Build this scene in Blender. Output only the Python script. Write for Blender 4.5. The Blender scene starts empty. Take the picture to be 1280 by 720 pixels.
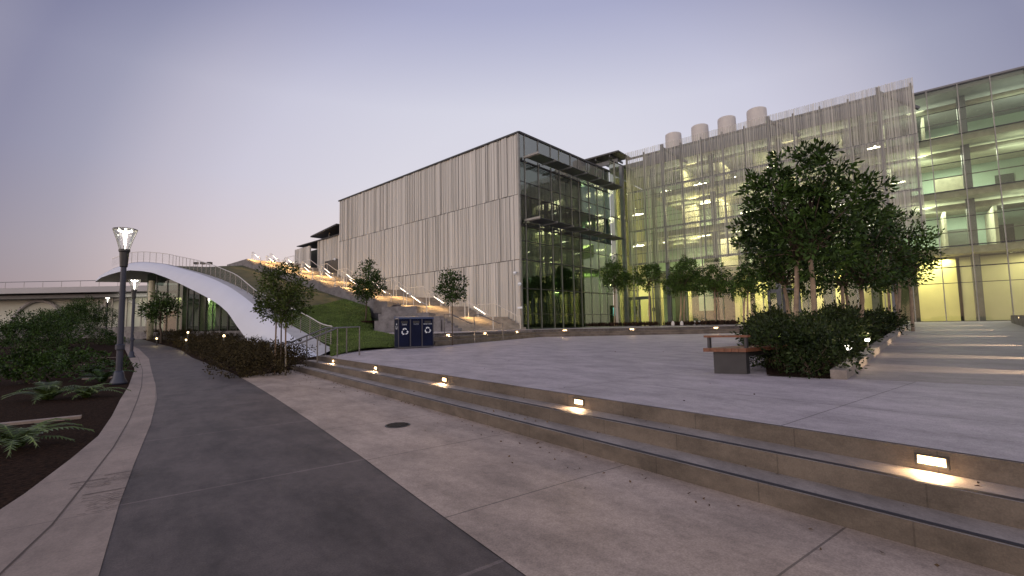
import bpy, math, random
import numpy as np
from mathutils import Vector, Matrix
from mathutils.bvhtree import BVHTree
R = math.radians
rnd = random.Random(7)
rng = np.random.default_rng(7)
scene = bpy.context.scene
COL = scene.collection

# ------------------------------------------------------------------ camera
F_PX = 590.0; EYE = 1.35; PITCH = math.atan(46 / 590); ROLL = R(1.09)
cd = bpy.data.cameras.new('camera'); cam = bpy.data.objects.new('camera', cd); COL.objects.link(cam)
cd.sensor_width = 36; cd.lens = F_PX / 1280 * 36; cd.clip_start = 0.05; cd.clip_end = 3000
cam.matrix_world = Matrix.Translation((0, 0, EYE)) @ Matrix.Rotation(R(90) + PITCH, 4, 'X') @ Matrix.Rotation(-ROLL, 4, 'Z')
scene.camera = cam
# ------------------------------------------------------------------ world
SUN_EL, SUN_AZ = R(10), R(-122)          # azimuth measured from +Y, clockwise
w = bpy.data.worlds.new('World'); scene.world = w; w.use_nodes = True
nt = w.node_tree; nt.nodes.clear()
def N(nt, t, **k):
    n = nt.nodes.new(t)
    for a, b in k.items(): setattr(n, a, b)
    return n
def ramp(nt, stops, interp='LINEAR'):
    r = N(nt, 'ShaderNodeValToRGB'); cr = r.color_ramp; cr.interpolation = interp
    while len(cr.elements) < len(stops): cr.elements.new(0.5)
    for e, (p, c) in zip(cr.elements, stops):
        e.position = p; e.color = (*c, 1) if len(c) == 3 else c
    return r
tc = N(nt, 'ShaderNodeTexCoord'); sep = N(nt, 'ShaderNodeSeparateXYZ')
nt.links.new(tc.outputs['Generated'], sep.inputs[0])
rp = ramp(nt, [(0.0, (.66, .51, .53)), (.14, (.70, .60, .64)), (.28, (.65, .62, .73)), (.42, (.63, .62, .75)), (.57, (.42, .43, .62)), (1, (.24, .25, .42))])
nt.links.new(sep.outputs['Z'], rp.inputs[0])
# sky tint: glow ahead, corner vignette painted in, fill brightness added behind the camera
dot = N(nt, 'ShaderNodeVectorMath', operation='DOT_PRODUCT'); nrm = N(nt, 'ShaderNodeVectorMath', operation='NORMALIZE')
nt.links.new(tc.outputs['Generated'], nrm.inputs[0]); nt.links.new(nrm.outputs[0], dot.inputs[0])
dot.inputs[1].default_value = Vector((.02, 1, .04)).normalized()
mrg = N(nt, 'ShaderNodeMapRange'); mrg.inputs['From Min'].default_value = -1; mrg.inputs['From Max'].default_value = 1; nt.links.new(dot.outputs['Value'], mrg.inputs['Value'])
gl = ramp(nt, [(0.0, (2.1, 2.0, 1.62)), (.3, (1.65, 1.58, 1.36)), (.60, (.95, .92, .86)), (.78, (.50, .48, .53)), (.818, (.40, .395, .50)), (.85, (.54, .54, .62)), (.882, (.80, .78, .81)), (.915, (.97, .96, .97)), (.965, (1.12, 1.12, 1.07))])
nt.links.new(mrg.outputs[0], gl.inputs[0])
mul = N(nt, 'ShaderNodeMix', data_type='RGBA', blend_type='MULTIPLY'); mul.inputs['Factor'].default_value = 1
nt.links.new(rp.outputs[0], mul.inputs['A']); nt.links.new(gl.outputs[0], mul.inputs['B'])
sky = N(nt, 'ShaderNodeTexSky', sky_type='NISHITA', sun_disc=False, sun_elevation=R(2), sun_rotation=SUN_AZ)
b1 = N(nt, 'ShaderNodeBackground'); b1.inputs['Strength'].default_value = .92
b2 = N(nt, 'ShaderNodeBackground'); b2.inputs['Strength'].default_value = .05
ad = N(nt, 'ShaderNodeAddShader'); wo = N(nt, 'ShaderNodeOutputWorld')
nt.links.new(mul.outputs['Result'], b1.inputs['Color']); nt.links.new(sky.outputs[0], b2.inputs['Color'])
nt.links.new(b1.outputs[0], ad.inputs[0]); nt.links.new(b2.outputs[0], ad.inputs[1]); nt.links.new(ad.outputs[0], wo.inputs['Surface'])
# ------------------------------------------------------------------ sun (only the last low glow is left)
sd = bpy.data.lights.new('sun', 'SUN'); sd.energy = .5; sd.angle = R(35); sd.color = (1, .90, .80)
so = bpy.data.objects.new('sun', sd); COL.objects.link(so)
dv = Vector((math.sin(SUN_AZ) * math.cos(SUN_EL), math.cos(SUN_AZ) * math.cos(SUN_EL), math.sin(SUN_EL)))
so.rotation_euler = (-dv).to_track_quat('-Z', 'Y').to_euler()
scene.view_settings.view_transform = 'Standard'; scene.view_settings.look = 'None'
scene.view_settings.exposure = 0; scene.view_settings.gamma = 1
scene.render.engine = 'CYCLES'
scene.cycles.max_bounces = 8; scene.cycles.transparent_max_bounces = 24
scene.cycles.sample_clamp_indirect = 4

# ------------------------------------------------------------------ pixel helpers (photo 1280x720 -> world point)
def ray(px, py):
    u, v = (px - 640) / F_PX, -(py - 360) / F_PX
    c, s = math.cos(-ROLL), math.sin(-ROLL)
    d = np.array([c, 0, s]) * u + np.array([-s, 0, c]) * v + np.array([0, 1, 0])
    cp, sp = math.cos(PITCH), math.sin(PITCH)
    return np.array([d[0], d[1] * cp - d[2] * sp, d[1] * sp + d[2] * cp])
def Z(px, py, z):
    d = ray(px, py); t = (z - EYE) / d[2]; return Vector(d * t + [0, 0, EYE])
def PL(px, py, pt, dr):
    n = np.array([-dr[1], dr[0]]); d = ray(px, py); t = (n @ np.array(pt[:2])) / (n @ d[:2]); return Vector(d * t + [0, 0, EYE])

# ------------------------------------------------------------------ materials
MATS = {}
def mat(name, col, rough=.7, metal=0, var=.15, scale=3, bump=0, bscale=40, spec=.5, emit=None, estr=0, col2=None, island=0, detail=6, coord='Object', stretch=None):
    m = bpy.data.materials.new(name); m.use_nodes = True; t = m.node_tree
    p = t.nodes['Principled BSDF']; p.inputs['Roughness'].default_value = rough; p.inputs['Metallic'].default_value = metal
    p.inputs['Specular IOR Level'].default_value = spec
    c2 = col2 or tuple(c * (1 - var) for c in col); c1 = tuple(min(1, c * (1 + var)) for c in col) if col2 is None else col
    tcn = N(t, 'ShaderNodeTexCoord'); no = N(t, 'ShaderNodeTexNoise'); no.inputs['Scale'].default_value = scale; no.inputs['Detail'].default_value = detail
    src = tcn.outputs[coord]
    if stretch:
        mp = N(t, 'ShaderNodeMapping'); mp.inputs['Scale'].default_value = stretch; t.links.new(src, mp.inputs[0]); src = mp.outputs[0]
    t.links.new(src, no.inputs['Vector'])
    r = ramp(t, [(.3, c2), (.7, c1)]); t.links.new(no.outputs['Fac'], r.inputs[0])
    out = r.outputs[0]
    if island:
        g = N(t, 'ShaderNodeNewGeometry'); mr = N(t, 'ShaderNodeMapRange'); mr.inputs['To Min'].default_value = 1 - island; mr.inputs['To Max'].default_value = 1 + island
        t.links.new(g.outputs['Random Per Island'], mr.inputs['Value'])
        mx = N(t, 'ShaderNodeVectorMath', operation='SCALE'); t.links.new(out, mx.inputs[0]); t.links.new(mr.outputs[0], mx.inputs['Scale']); out = mx.outputs[0]
    t.links.new(out, p.inputs['Base Color'])
    if bump:
        n2 = N(t, 'ShaderNodeTexNoise'); n2.inputs['Scale'].default_value = bscale; n2.inputs['Detail'].default_value = 5; t.links.new(src, n2.inputs['Vector'])
        bp = N(t, 'ShaderNodeBump'); bp.inputs['Strength'].default_value = bump; bp.inputs['Distance'].default_value = .02
        t.links.new(n2.outputs['Fac'], bp.inputs['Height']); t.links.new(bp.outputs[0], p.inputs['Normal'])
    if emit:
        p.inputs['Emission Color'].default_value = (*emit, 1); p.inputs['Emission Strength'].default_value = estr
    MATS[name] = m; return m
def glass_mat(name, tint, refl=.12, rough=.02, gc=.6):
    m = bpy.data.materials.new(name); m.use_nodes = True; t = m.node_tree; t.nodes.clear()
    tr = N(t, 'ShaderNodeBsdfTransparent'); tr.inputs['Color'].default_value = (*tint, 1)
    g = N(t, 'ShaderNodeBsdfGlossy'); g.inputs['Roughness'].default_value = rough; g.inputs['Color'].default_value = (.90 * gc, .95 * gc, .93 * gc, 1)
    lw = N(t, 'ShaderNodeLayerWeight'); lw.inputs['Blend'].default_value = .25
    no = N(t, 'ShaderNodeTexNoise'); no.inputs['Scale'].default_value = .6; bp = N(t, 'ShaderNodeBump'); bp.inputs['Strength'].default_value = .06; bp.inputs['Distance'].default_value = .05
    tcn = N(t, 'ShaderNodeTexCoord'); t.links.new(tcn.outputs['Object'], no.inputs['Vector']); t.links.new(no.outputs['Fac'], bp.inputs['Height']); t.links.new(bp.outputs[0], g.inputs['Normal'])
    ma = N(t, 'ShaderNodeMath', operation='MULTIPLY_ADD'); ma.inputs[1].default_value = .6; ma.inputs[2].default_value = refl
    t.links.new(lw.outputs['Fresnel'], ma.inputs[0])
    mx = N(t, 'ShaderNodeMixShader'); o = N(t, 'ShaderNodeOutputMaterial')
    t.links.new(ma.outputs[0], mx.inputs[0]); t.links.new(tr.outputs[0], mx.inputs[1]); t.links.new(g.outputs[0], mx.inputs[2]); t.links.new(mx.outputs[0], o.inputs['Surface'])
    return m
def slab_mat(name, col, joint_u=None, joint_v=None, rot=0, off=(0, 0), jw=.012, jdark=.55, var=.12, stain=.25, grain=.3, col2=None):
    """concrete with cut joints (world metres), mottled stains and fine grain"""
    m = bpy.data.materials.new(name); m.use_nodes = True; t = m.node_tree; p = t.nodes['Principled BSDF']
    p.inputs['Roughness'].default_value = .62; p.inputs['Specular IOR Level'].default_value = .35
    g = N(t, 'ShaderNodeNewGeometry'); mp = N(t, 'ShaderNodeMapping'); mp.inputs['Rotation'].default_value = (0, 0, rot)
    t.links.new(g.outputs['Position'], mp.inputs[0])
    def noise(sc, det=6, rough=.55, st=(1, 1, 1)):
        q = N(t, 'ShaderNodeMapping'); q.inputs['Scale'].default_value = st; t.links.new(mp.outputs[0], q.inputs[0])
        n = N(t, 'ShaderNodeTexNoise'); n.inputs['Scale'].default_value = sc; n.inputs['Detail'].default_value = det; n.inputs['Roughness'].default_value = rough
        t.links.new(q.outputs[0], n.inputs['Vector']); return n.outputs['Fac']
    a = ramp(t, [(.25, tuple(c * (1 - var) for c in col)), (.75, tuple(c * (1 + var) for c in (col2 or col)))]); t.links.new(noise(.55, 7, .62), a.inputs[0])
    out = a.outputs[0]
    def mulby(out, fac, lo, hi, s0=.3, s1=.7):
        rr = ramp(t, [(s0, (lo,) * 3), (s1, (hi,) * 3)]); t.links.new(fac, rr.inputs[0])
        mx = N(t, 'ShaderNodeMix', data_type='RGBA', blend_type='MULTIPLY'); mx.inputs['Factor'].default_value = 1
        t.links.new(out, mx.inputs['A']); t.links.new(rr.outputs[0], mx.inputs['B']); return mx.outputs['Result']
    out = mulby(out, noise(2.2, 8, .7, (1, .45, 1)), 1 - stain, 1.05, .36, .6)
    out = mulby(out, noise(90, 3), 1 - grain * .5, 1 + grain * .4, .3, .7)
    out = mulby(out, noise(14, 5, .7), 1 - grain * .35, 1.04, .3, .55)
    sx = N(t, 'ShaderNodeSeparateXYZ'); t.links.new(mp.outputs[0], sx.inputs[0])
    for ax, j, o in (('X', joint_u, off[0]), ('Y', joint_v, off[1])):
        if not j: continue
        ad = N(t, 'ShaderNodeMath', operation='ADD'); ad.inputs[1].default_value = o + 1000 * j; t.links.new(sx.outputs[ax], ad.inputs[0])
        md = N(t, 'ShaderNodeMath', operation='MODULO'); md.inputs[1].default_value = j; t.links.new(ad.outputs[0], md.inputs[0])
        lt = N(t, 'ShaderNodeMath', operation='LESS_THAN'); lt.inputs[1].default_value = jw; t.links.new(md.outputs[0], lt.inputs[0])
        mx = N(t, 'ShaderNodeMix', data_type='RGBA', blend_type='MULTIPLY'); mx.inputs['B'].default_value = (jdark,) * 3 + (1,)
        t.links.new(lt.outputs[0], mx.inputs['Factor']); t.links.new(out, mx.inputs['A']); out = mx.outputs['Result']
    t.links.new(out, p.inputs['Base Color'])
    bp = N(t, 'ShaderNodeBump'); bp.inputs['Strength'].default_value = .25; bp.inputs['Distance'].default_value = .01
    t.links.new(noise(60, 6, .7), bp.inputs['Height']); t.links.new(bp.outputs[0], p.inputs['Normal'])
    return m

JR = math.atan2(.6, .8)     # rotation that lines the joints up with the steps
plaza_m = slab_mat('plaza_concrete', (.43, .375, .385), 3.0, 3.0, rot=-JR, off=(.4, 1.1), jw=.014, jdark=.5, stain=.3, grain=.4)
lower_m = slab_mat('lower_concrete', (.40, .31, .25), None, 1.8, rot=-JR, off=(0, .55), jw=.014, jdark=.45, col2=(.41, .325, .27), stain=.35, grain=.45)
path_m = slab_mat('path_concrete', (.105, .084, .076), None, 2.6, rot=-JR, off=(0, .3), jw=.03, jdark=1.7, stain=.5, grain=.5)
band_m = slab_mat('band_stone', (.29, .225, .185), 50, 1.25, rot=-JR, off=(0, .2), jdark=.7)
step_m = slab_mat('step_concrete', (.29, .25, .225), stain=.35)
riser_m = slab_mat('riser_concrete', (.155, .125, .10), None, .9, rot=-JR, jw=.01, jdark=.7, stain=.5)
terrace_m = slab_mat('terrace_concrete', (.38, .34, .345), 3.0, 3.0, rot=-R(48), jdark=.7)
walk_m = slab_mat('walkway_concrete', (.30, .255, .245), 2.2, 3.0, rot=-R(42.2), off=(.3, 0), jdark=.6)
stair_m = slab_mat('stair_concrete', (.36, .31, .26), stain=.3)
block_m = slab_mat('block_concrete', (.20, .185, .19), stain=.4)
nosing_m = mat('nosing_strip', (.022, .018, .02), .6)
ground_m = mat('ground_soil', (.05, .042, .033), .95, bump=.6, bscale=8, var=.4, scale=.5)
mulch_m = mat('bark_mulch', (.040, .022, .014), 1, spec=.05, bump=1, bscale=30, scale=22, col2=(.008, .005, .004))
grass_m = mat('lawn', (.095, .135, .026), .95, spec=.1, bump=.9, bscale=22, scale=2.2, col2=(.03, .058, .010), detail=10)
dry_m = mat('dry_hill_grass', (.10, .085, .035), .95, bump=1, bscale=12, scale=1.0, col2=(.035, .045, .012), detail=10)
blade_m = mat('grass_blade', (.10, .15, .03), .6, scale=1.5, var=.35, island=.4)
corr_m = mat('corrugated_metal', (.50, .485, .46), .5, .2, var=.07, scale=.35, stretch=(1, 1, .25), island=.16)
trim_m = mat('dark_metal', (.045, .045, .048), .4, .5)
mull_m = mat('mullion_metal', (.24, .235, .225), .42, .45)
postm = mat('facade_post', (.10, .105, .12), .45, .4)
white_m = mat('white_fascia', (.60, .61, .68), .42, var=.03, scale=.6, bump=.05, bscale=5)
kerb_m = mat('pale_kerb', (.42, .41, .42), .7, var=.12, scale=2, bump=.2)
soffit_m = mat('soffit', (.20, .20, .215), .7, var=.1)
rail_m = mat('steel_rail', (.62, .60, .57), .38, .45, var=.06)
dkrail_m = mat('dull_steel_rail', (.19, .18, .18), .4, .8, var=.08)
cable_m = mat('rail_mesh', (.30, .29, .28), .45, .7)
lamp_post_m = mat('lamp_post_paint', (.028, .032, .055), .45, .1, var=.12)
warm_e = mat('lit_step_lens', (.9, .8, .6), .4, emit=(1, .66, .33), estr=5.5)
led_e = mat('lit_led_strip', (.9, .85, .8), .4, emit=(1, .82, .62), estr=4.5)
lamp_e = mat('lit_lamp_core', (1, .9, .8), .4, emit=(1, .93, .82), estr=12)
pend_e = mat('lit_pendant', (1, .95, .8), .4, emit=(1, .93, .70), estr=15)
exit_e = mat('lit_exit_sign', (.05, .6, .1), .4, emit=(.05, 1, .15), estr=4)
screen_e = mat('lit_display', (.2, .5, .6), .4, emit=(.25, .6, .7), estr=1.2)
glass_box = glass_mat('green_grey_glass', (.72, .82, .66), .10, gc=.6)
glass_main = glass_mat('clear_green_glass', (.93, .95, .88), .05, gc=.5)
glass_pav = glass_mat('pavilion_glass', (.62, .74, .66), .03, gc=.3)
glass_sky = glass_mat('upper_reflective_glass', (.55, .62, .58), .34, gc=.72)
glass_mid = glass_mat('middle_reflective_glass', (.62, .72, .62), .2, gc=.66)
glass_spand = glass_mat('spandrel_glass', (.22, .30, .27), .16)
lamp_glass = glass_mat('lamp_glass', (.97, .97, .94), .03, .1)
yel_m = mat('yellow_plaster', (.56, .53, .29), .8, var=.08, scale=.8)
yel2_m = mat('pale_yellow_plaster', (.50, .49, .36), .8, var=.06, scale=.8)
grn_m = mat('green_plaster', (.30, .44, .10), .8, var=.1)
slab_i = mat('interior_slab', (.32, .31, .24), .8)
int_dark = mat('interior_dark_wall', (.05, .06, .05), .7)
orange_m = mat('orange_wood', (.50, .20, .05), .55, var=.25, scale=2, stretch=(8, 8, .4))
cream_m = mat('cream_column', (.52, .47, .34), .7)
vent_m = mat('vent_paint', (.58, .55, .53), .55, var=.05)
navy_m = mat('navy_panel', (.006, .009, .032), .5, 0, var=.2, spec=.12)
navy_top = mat('navy_lid', (.03, .045, .10), .3, 0)
frame_m = mat('bin_frame', (.09, .09, .11), .4, .7)
white_p = mat('white_print', (.75, .78, .82), .6, var=.02)
grey_p = mat('grey_print', (.35, .38, .45), .6, var=.02)
wood_m = mat('bench_wood', (.17, .065, .032), .45, var=.3, scale=3, stretch=(3, 14, 14), bump=.3, bscale=12)
bsteel_m = mat('bench_steel', (.052, .050, .054), .5, .4, var=.2)
bark_m = mat('tree_bark', (.085, .06, .042), .9, var=.3, scale=8, bump=.6, bscale=25)
pale_bark = mat('pale_bark', (.27, .20, .14), .9, var=.25, scale=8, bump=.5, bscale=25)
stake_m = mat('wooden_stake', (.20, .13, .08), .9, var=.2)
leaf_m = mat('young_leaf', (.075, .10, .022), .5, scale=2.2, col2=(.022, .04, .010), island=.45, spec=.12)
leafd_m = mat('dark_leaf', (.055, .10, .020), .42, scale=1.6, col2=(.012, .026, .007), island=.5, spec=.12)
leafr_m = mat('ficus_leaf', (.085, .145, .032), .45, scale=2.0, col2=(.022, .045, .012), island=.45, spec=.12)
hedge_m = mat('hedge_leaf', (.030, .044, .012), .42, scale=3, col2=(.012, .022, .006), island=.55, spec=.12)
rose_m = mat('rose_bush_leaf', (.060, .048, .022), .8, spec=.1, scale=4, col2=(.030, .022, .012), island=.5)
fern_m = mat('fern_leaf', (.085, .13, .022), .5, scale=3, col2=(.025, .05, .010), island=.4)
cover_m = mat('planter_leaf', (.045, .022, .016), .8, spec=.1, scale=5, col2=(.02, .016, .01), island=.5)
petal_m = mat('pale_petal', (.55, .45, .42), .7)
cast_m = mat('cast_iron', (.035, .032, .03), .55, .6, bump=.5, bscale=60)
engr_m = mat('engraved_mark', (.085, .065, .055), .9)
far_m = mat('far_wall', (.40, .38, .39), .8, var=.08, scale=.1)
far_lit = mat('far_pale_wall', (.50, .50, .44), .8, var=.08, scale=.3)
# perforated screen: the holes are real openings in the sheet, laid out in the sheet's own coordinates
def screen_material():
    m = bpy.data.materials.new('perforated_screen'); m.use_nodes = True; t = m.node_tree; p = t.nodes['Principled BSDF']
    p.inputs['Base Color'].default_value = (.56, .545, .50, 1); p.inputs['Roughness'].default_value = .5; p.inputs['Metallic'].default_value = .1
    g = N(t, 'ShaderNodeNewGeometry'); no = N(t, 'ShaderNodeMapRange'); no.inputs['To Min'].default_value = .40; no.inputs['To Max'].default_value = .74
    t.links.new(g.outputs['Random Per Island'], no.inputs['Value'])
    tr = N(t, 'ShaderNodeBsdfTransparent'); mx = N(t, 'ShaderNodeMixShader'); o = t.nodes['Material Output']
    t.links.new(no.outputs[0], mx.inputs[0]); t.links.new(tr.outputs[0], mx.inputs[1]); t.links.new(p.outputs[0], mx.inputs[2]); t.links.new(mx.outputs[0], o.inputs['Surface'])
    return m
screen_m = screen_material()

# ------------------------------------------------------------------ mesh + object helpers
class MB:
    def __init__(s): s.v = []; s.f = []
    def poly(s, pts):
        n = len(s.v); s.v += [tuple(p) for p in pts]; s.f.append(tuple(range(n, n + len(pts)))); return s
    def hexa(s, p):   # 8 points: bottom 4 ccw, top 4 ccw
        n = len(s.v); s.v += [tuple(q) for q in p]
        for f in ((3, 2, 1, 0), (4, 5, 6, 7), (0, 1, 5, 4), (1, 2, 6, 5), (2, 3, 7, 6), (3, 0, 4, 7)): s.f.append(tuple(n + i for i in f))
        return s
    def box(s, fr, x0, x1, y0, y1, z0, z1):
        return s.hexa([fr(*q) for q in ((x0, y0, z0), (x1, y0, z0), (x1, y1, z0), (x0, y1, z0), (x0, y0, z1), (x1, y0, z1), (x1, y1, z1), (x0, y1, z1))])
    def prism(s, pts, z0, z1):    # z0/z1 numbers or functions of (x,y)
        g = lambda z, p: z(p[0], p[1]) if callable(z) else z
        n = len(s.v); k = len(pts)
        a = sum(pts[i][0] * pts[(i + 1) % k][1] - pts[(i + 1) % k][0] * pts[i][1] for i in range(k))
        if a < 0: pts = pts[::-1]
        s.v += [(p[0], p[1], g(z0, p)) for p in pts] + [(p[0], p[1], g(z1, p)) for p in pts]
        s.f.append(tuple(range(n + k - 1, n - 1, -1))); s.f.append(tuple(range(n + k, n + 2 * k)))
        for i in range(k): j = (i + 1) % k; s.f.append((n + i, n + j, n + k + j, n + k + i))
        return s
    def tube(s, pts, rad, k=8, cap=True):
        pts = [Vector(p) for p in pts]; n0 = len(s.v)
        if not hasattr(rad, '__len__'): rad = [rad] * len(pts)
        prev = None
        for i, p in enumerate(pts):
            t = (pts[min(i + 1, len(pts) - 1)] - pts[max(i - 1, 0)]).normalized()
            if prev is None:
                a = Vector((1, 0, 0)) if abs(t.z) > .9 else Vector((0, 0, 1)); a = (a - t * a.dot(t)).normalized()
            else: a = (prev - t * prev.dot(t)).normalized()
            prev = a; b = t.cross(a)
            for j in range(k):
                an = 2 * math.pi * j / k; s.v.append(tuple(p + (a * math.cos(an) + b * math.sin(an)) * rad[i]))
        for i in range(len(pts) - 1):
            for j in range(k):
                q = (j + 1) % k; s.f.append((n0 + i * k + j, n0 + i * k + q, n0 + (i + 1) * k + q, n0 + (i + 1) * k + j))
        if cap:
            s.f.append(tuple(n0 + j for j in range(k))[::-1]); e = n0 + (len(pts) - 1) * k; s.f.append(tuple(e + j for j in range(k)))
        return s
    def grid(s, rows):
        n = len(s.v); m = len(rows[0])
        for r in rows: s.v += [tuple(p) for p in r]
        for i in range(len(rows) - 1):
            for j in range(m - 1): s.f.append((n + i * m + j, n + i * m + j + 1, n + (i + 1) * m + j + 1, n + (i + 1) * m + j))
        return s
    def lathe(s, prof, c=(0, 0, 0), k=16):
        n = len(s.v)
        for r, z in prof:
            for j in range(k): a = 2 * math.pi * j / k; s.v.append((c[0] + r * math.cos(a), c[1] + r * math.sin(a), c[2] + z))
        for i in range(len(prof) - 1):
            for j in range(k): q = (j + 1) % k; s.f.append((n + i * k + j, n + i * k + q, n + (i + 1) * k + q, n + (i + 1) * k + j))
        s.f.append(tuple(n + j for j in range(k))[::-1]); e = n + (len(prof) - 1) * k; s.f.append(tuple(e + j for j in range(k)))
        return s
ID = lambda x, y, z: Vector((x, y, z))
WL = {}
def tag(o, label=None, cat=None, group=None, kind=None):
    for a, b in (('label', label), ('category', cat), ('group', group), ('kind', kind)):
        if b: o[a] = b
    return o
def empty(name, loc, label=None, cat=None, group=None, rz=0):
    o = bpy.data.objects.new(name, None); COL.objects.link(o); o.location = loc; o.rotation_euler = (0, 0, rz); o.empty_display_size = .2
    WL[o] = Vector(loc); return tag(o, label, cat, group)
def build(name, mb, m, parent=None, smooth=False, label=None, cat=None, group=None, kind=None, origin=None):
    off = WL[parent] if parent is not None else (Vector(origin) if origin is not None else Vector((0, 0, 0)))
    v = np.array(mb.v, dtype=float) - np.array(off)
    me = bpy.data.meshes.new(name); me.from_pydata(v.tolist(), [], mb.f); me.materials.append(m)
    if smooth: me.shade_smooth()
    o = bpy.data.objects.new(name, me); COL.objects.link(o)
    if parent is not None: o.parent = parent
    else: o.location = off
    WL[o] = Vector(off)
    return tag(o, label, cat, group, kind)
def child_copy(o, p):
    c = o.copy(); COL.objects.link(c); c.parent = p
    for g in o.children: child_copy(g, c)
def copy_tree(root, loc, rz=None, label=None, scale=None):
    r = root.copy(); COL.objects.link(r); r.location = loc
    if rz is not None: r.rotation_euler = (0, 0, rz)
    if scale: r.scale = (scale,) * 3
    if label: r['label'] = label
    for ch in list(root.children): child_copy(ch, r)
    return r
def light(name, kind, loc, energy, col, parent=None, size=.3, size_y=None, d=None, spot=None, blend=.5):
    L = bpy.data.lights.new(name, kind); L.energy = energy; L.color = col
    if kind == 'AREA':
        L.size = size
        if size_y: L.shape = 'RECTANGLE'; L.size_y = size_y
    elif kind == 'POINT': L.shadow_soft_size = size
    elif kind == 'SPOT': L.shadow_soft_size = size; L.spot_size = spot; L.spot_blend = blend
    o = bpy.data.objects.new(name, L); COL.objects.link(o)
    o.location = loc
    if d is not None: o.rotation_euler = Vector(d).to_track_quat('-Z', 'Y').to_euler()
    if parent is not None: o.parent = parent; o.location = Vector(loc) - WL[parent]
    return o
def frame(o, dx):     # local x along dx (unit 2-vector), local y to its left, z up
    ox, oy = o[0], o[1]; oz = o[2] if len(o) > 2 else 0
    return lambda x, y, z: Vector((ox + dx[0] * x - dx[1] * y, oy + dx[1] * x + dx[0] * y, oz + z))
def unit(a): l = math.hypot(*a); return (a[0] / l, a[1] / l)
NTH = ['nearest', 'second', 'third', 'fourth', 'fifth', 'sixth', 'seventh', 'eighth', 'ninth', 'tenth', 'eleventh', 'twelfth', 'thirteenth', 'fourteenth', 'fifteenth', 'sixteenth', 'seventeenth', 'eighteenth', 'nineteenth', 'twentieth', 'twenty-first', 'twenty-second', 'twenty-third', 'twenty-fourth', 'farthest']
ORD = ['first', 'second', 'third', 'fourth', 'fifth', 'sixth', 'seventh', 'eighth', 'ninth', 'tenth', 'eleventh', 'twelfth']

# leaves ------------------------------------------------------------
def leaf_mesh(name, pos, nrm, length, width, m, parent, up=.2, **kw):
    """pos: Nx3 leaf base points, nrm: Nx3 outward growth directions"""
    n = len(pos); L = length * rng.uniform(.65, 1.25, (n, 1)); W = width * rng.uniform(.7, 1.2, (n, 1))
    d = nrm + rng.normal(0, .45, (n, 3)); d[:, 2] += up; d /= np.linalg.norm(d, axis=1, keepdims=True)
    r = rng.normal(0, 1, (n, 3)); s = np.cross(d, r); s /= np.linalg.norm(s, axis=1, keepdims=True) + 1e-9
    k = np.cross(s, d)
    v = np.empty((n, 4, 3)); mid = pos + d * L * .5
    v[:, 0] = pos; v[:, 1] = mid + s * W * .5 + k * L * .06; v[:, 2] = pos + d * L - k * L * .05; v[:, 3] = mid - s * W * .5 + k * L * .06
    off = WL[parent] if parent is not None else Vector(kw.pop('origin', (0, 0, 0)))
    v = v.reshape(-1, 3) - np.array(off)
    me = bpy.data.meshes.new(name); me.vertices.add(len(v)); me.vertices.foreach_set('co', v.ravel())
    me.loops.add(4 * n); me.loops.foreach_set('vertex_index', np.arange(4 * n, dtype=np.int32))
    me.polygons.add(n); me.polygons.foreach_set('loop_start', np.arange(0, 4 * n, 4, dtype=np.int32)); me.update(calc_edges=True); me.validate()
    me.materials.append(m)
    o = bpy.data.objects.new(name, me); COL.objects.link(o)
    if parent is not None: o.parent = parent
    else: o.location = off
    WL[o] = Vector(off); return tag(o, kw.get('label'), kw.get('cat'), kw.get('group'), kw.get('kind'))
def clump_points(blobs, per_m2, leaves, spread):
    P = []; D = []; C = []
    for (c, r) in blobs:
        c = np.array(c); r = np.array(r); area = 4 * math.pi * (r[0] * r[1] * r[2]) ** (2 / 3); nc = max(3, int(area * per_m2))
        u = rng.normal(0, 1, (nc, 3)); u /= np.linalg.norm(u, axis=1, keepdims=True)
        rad = rng.uniform(.25, 1.42, (nc, 1)) ** .62
        cc = c + u * r * rad; C.append(cc)
        for q, uu in zip(cc, u):
            k = int(leaves * rng.uniform(.5, 1.4)); o = rng.normal(0, 1, (k, 3)); o /= np.linalg.norm(o, axis=1, keepdims=True)
            P.append(q + o * spread * rng.uniform(.1, 1, (k, 1))); D.append(o * .8 + uu * .7)
    return np.vstack(P), np.vstack(D), np.vstack(C)
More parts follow.
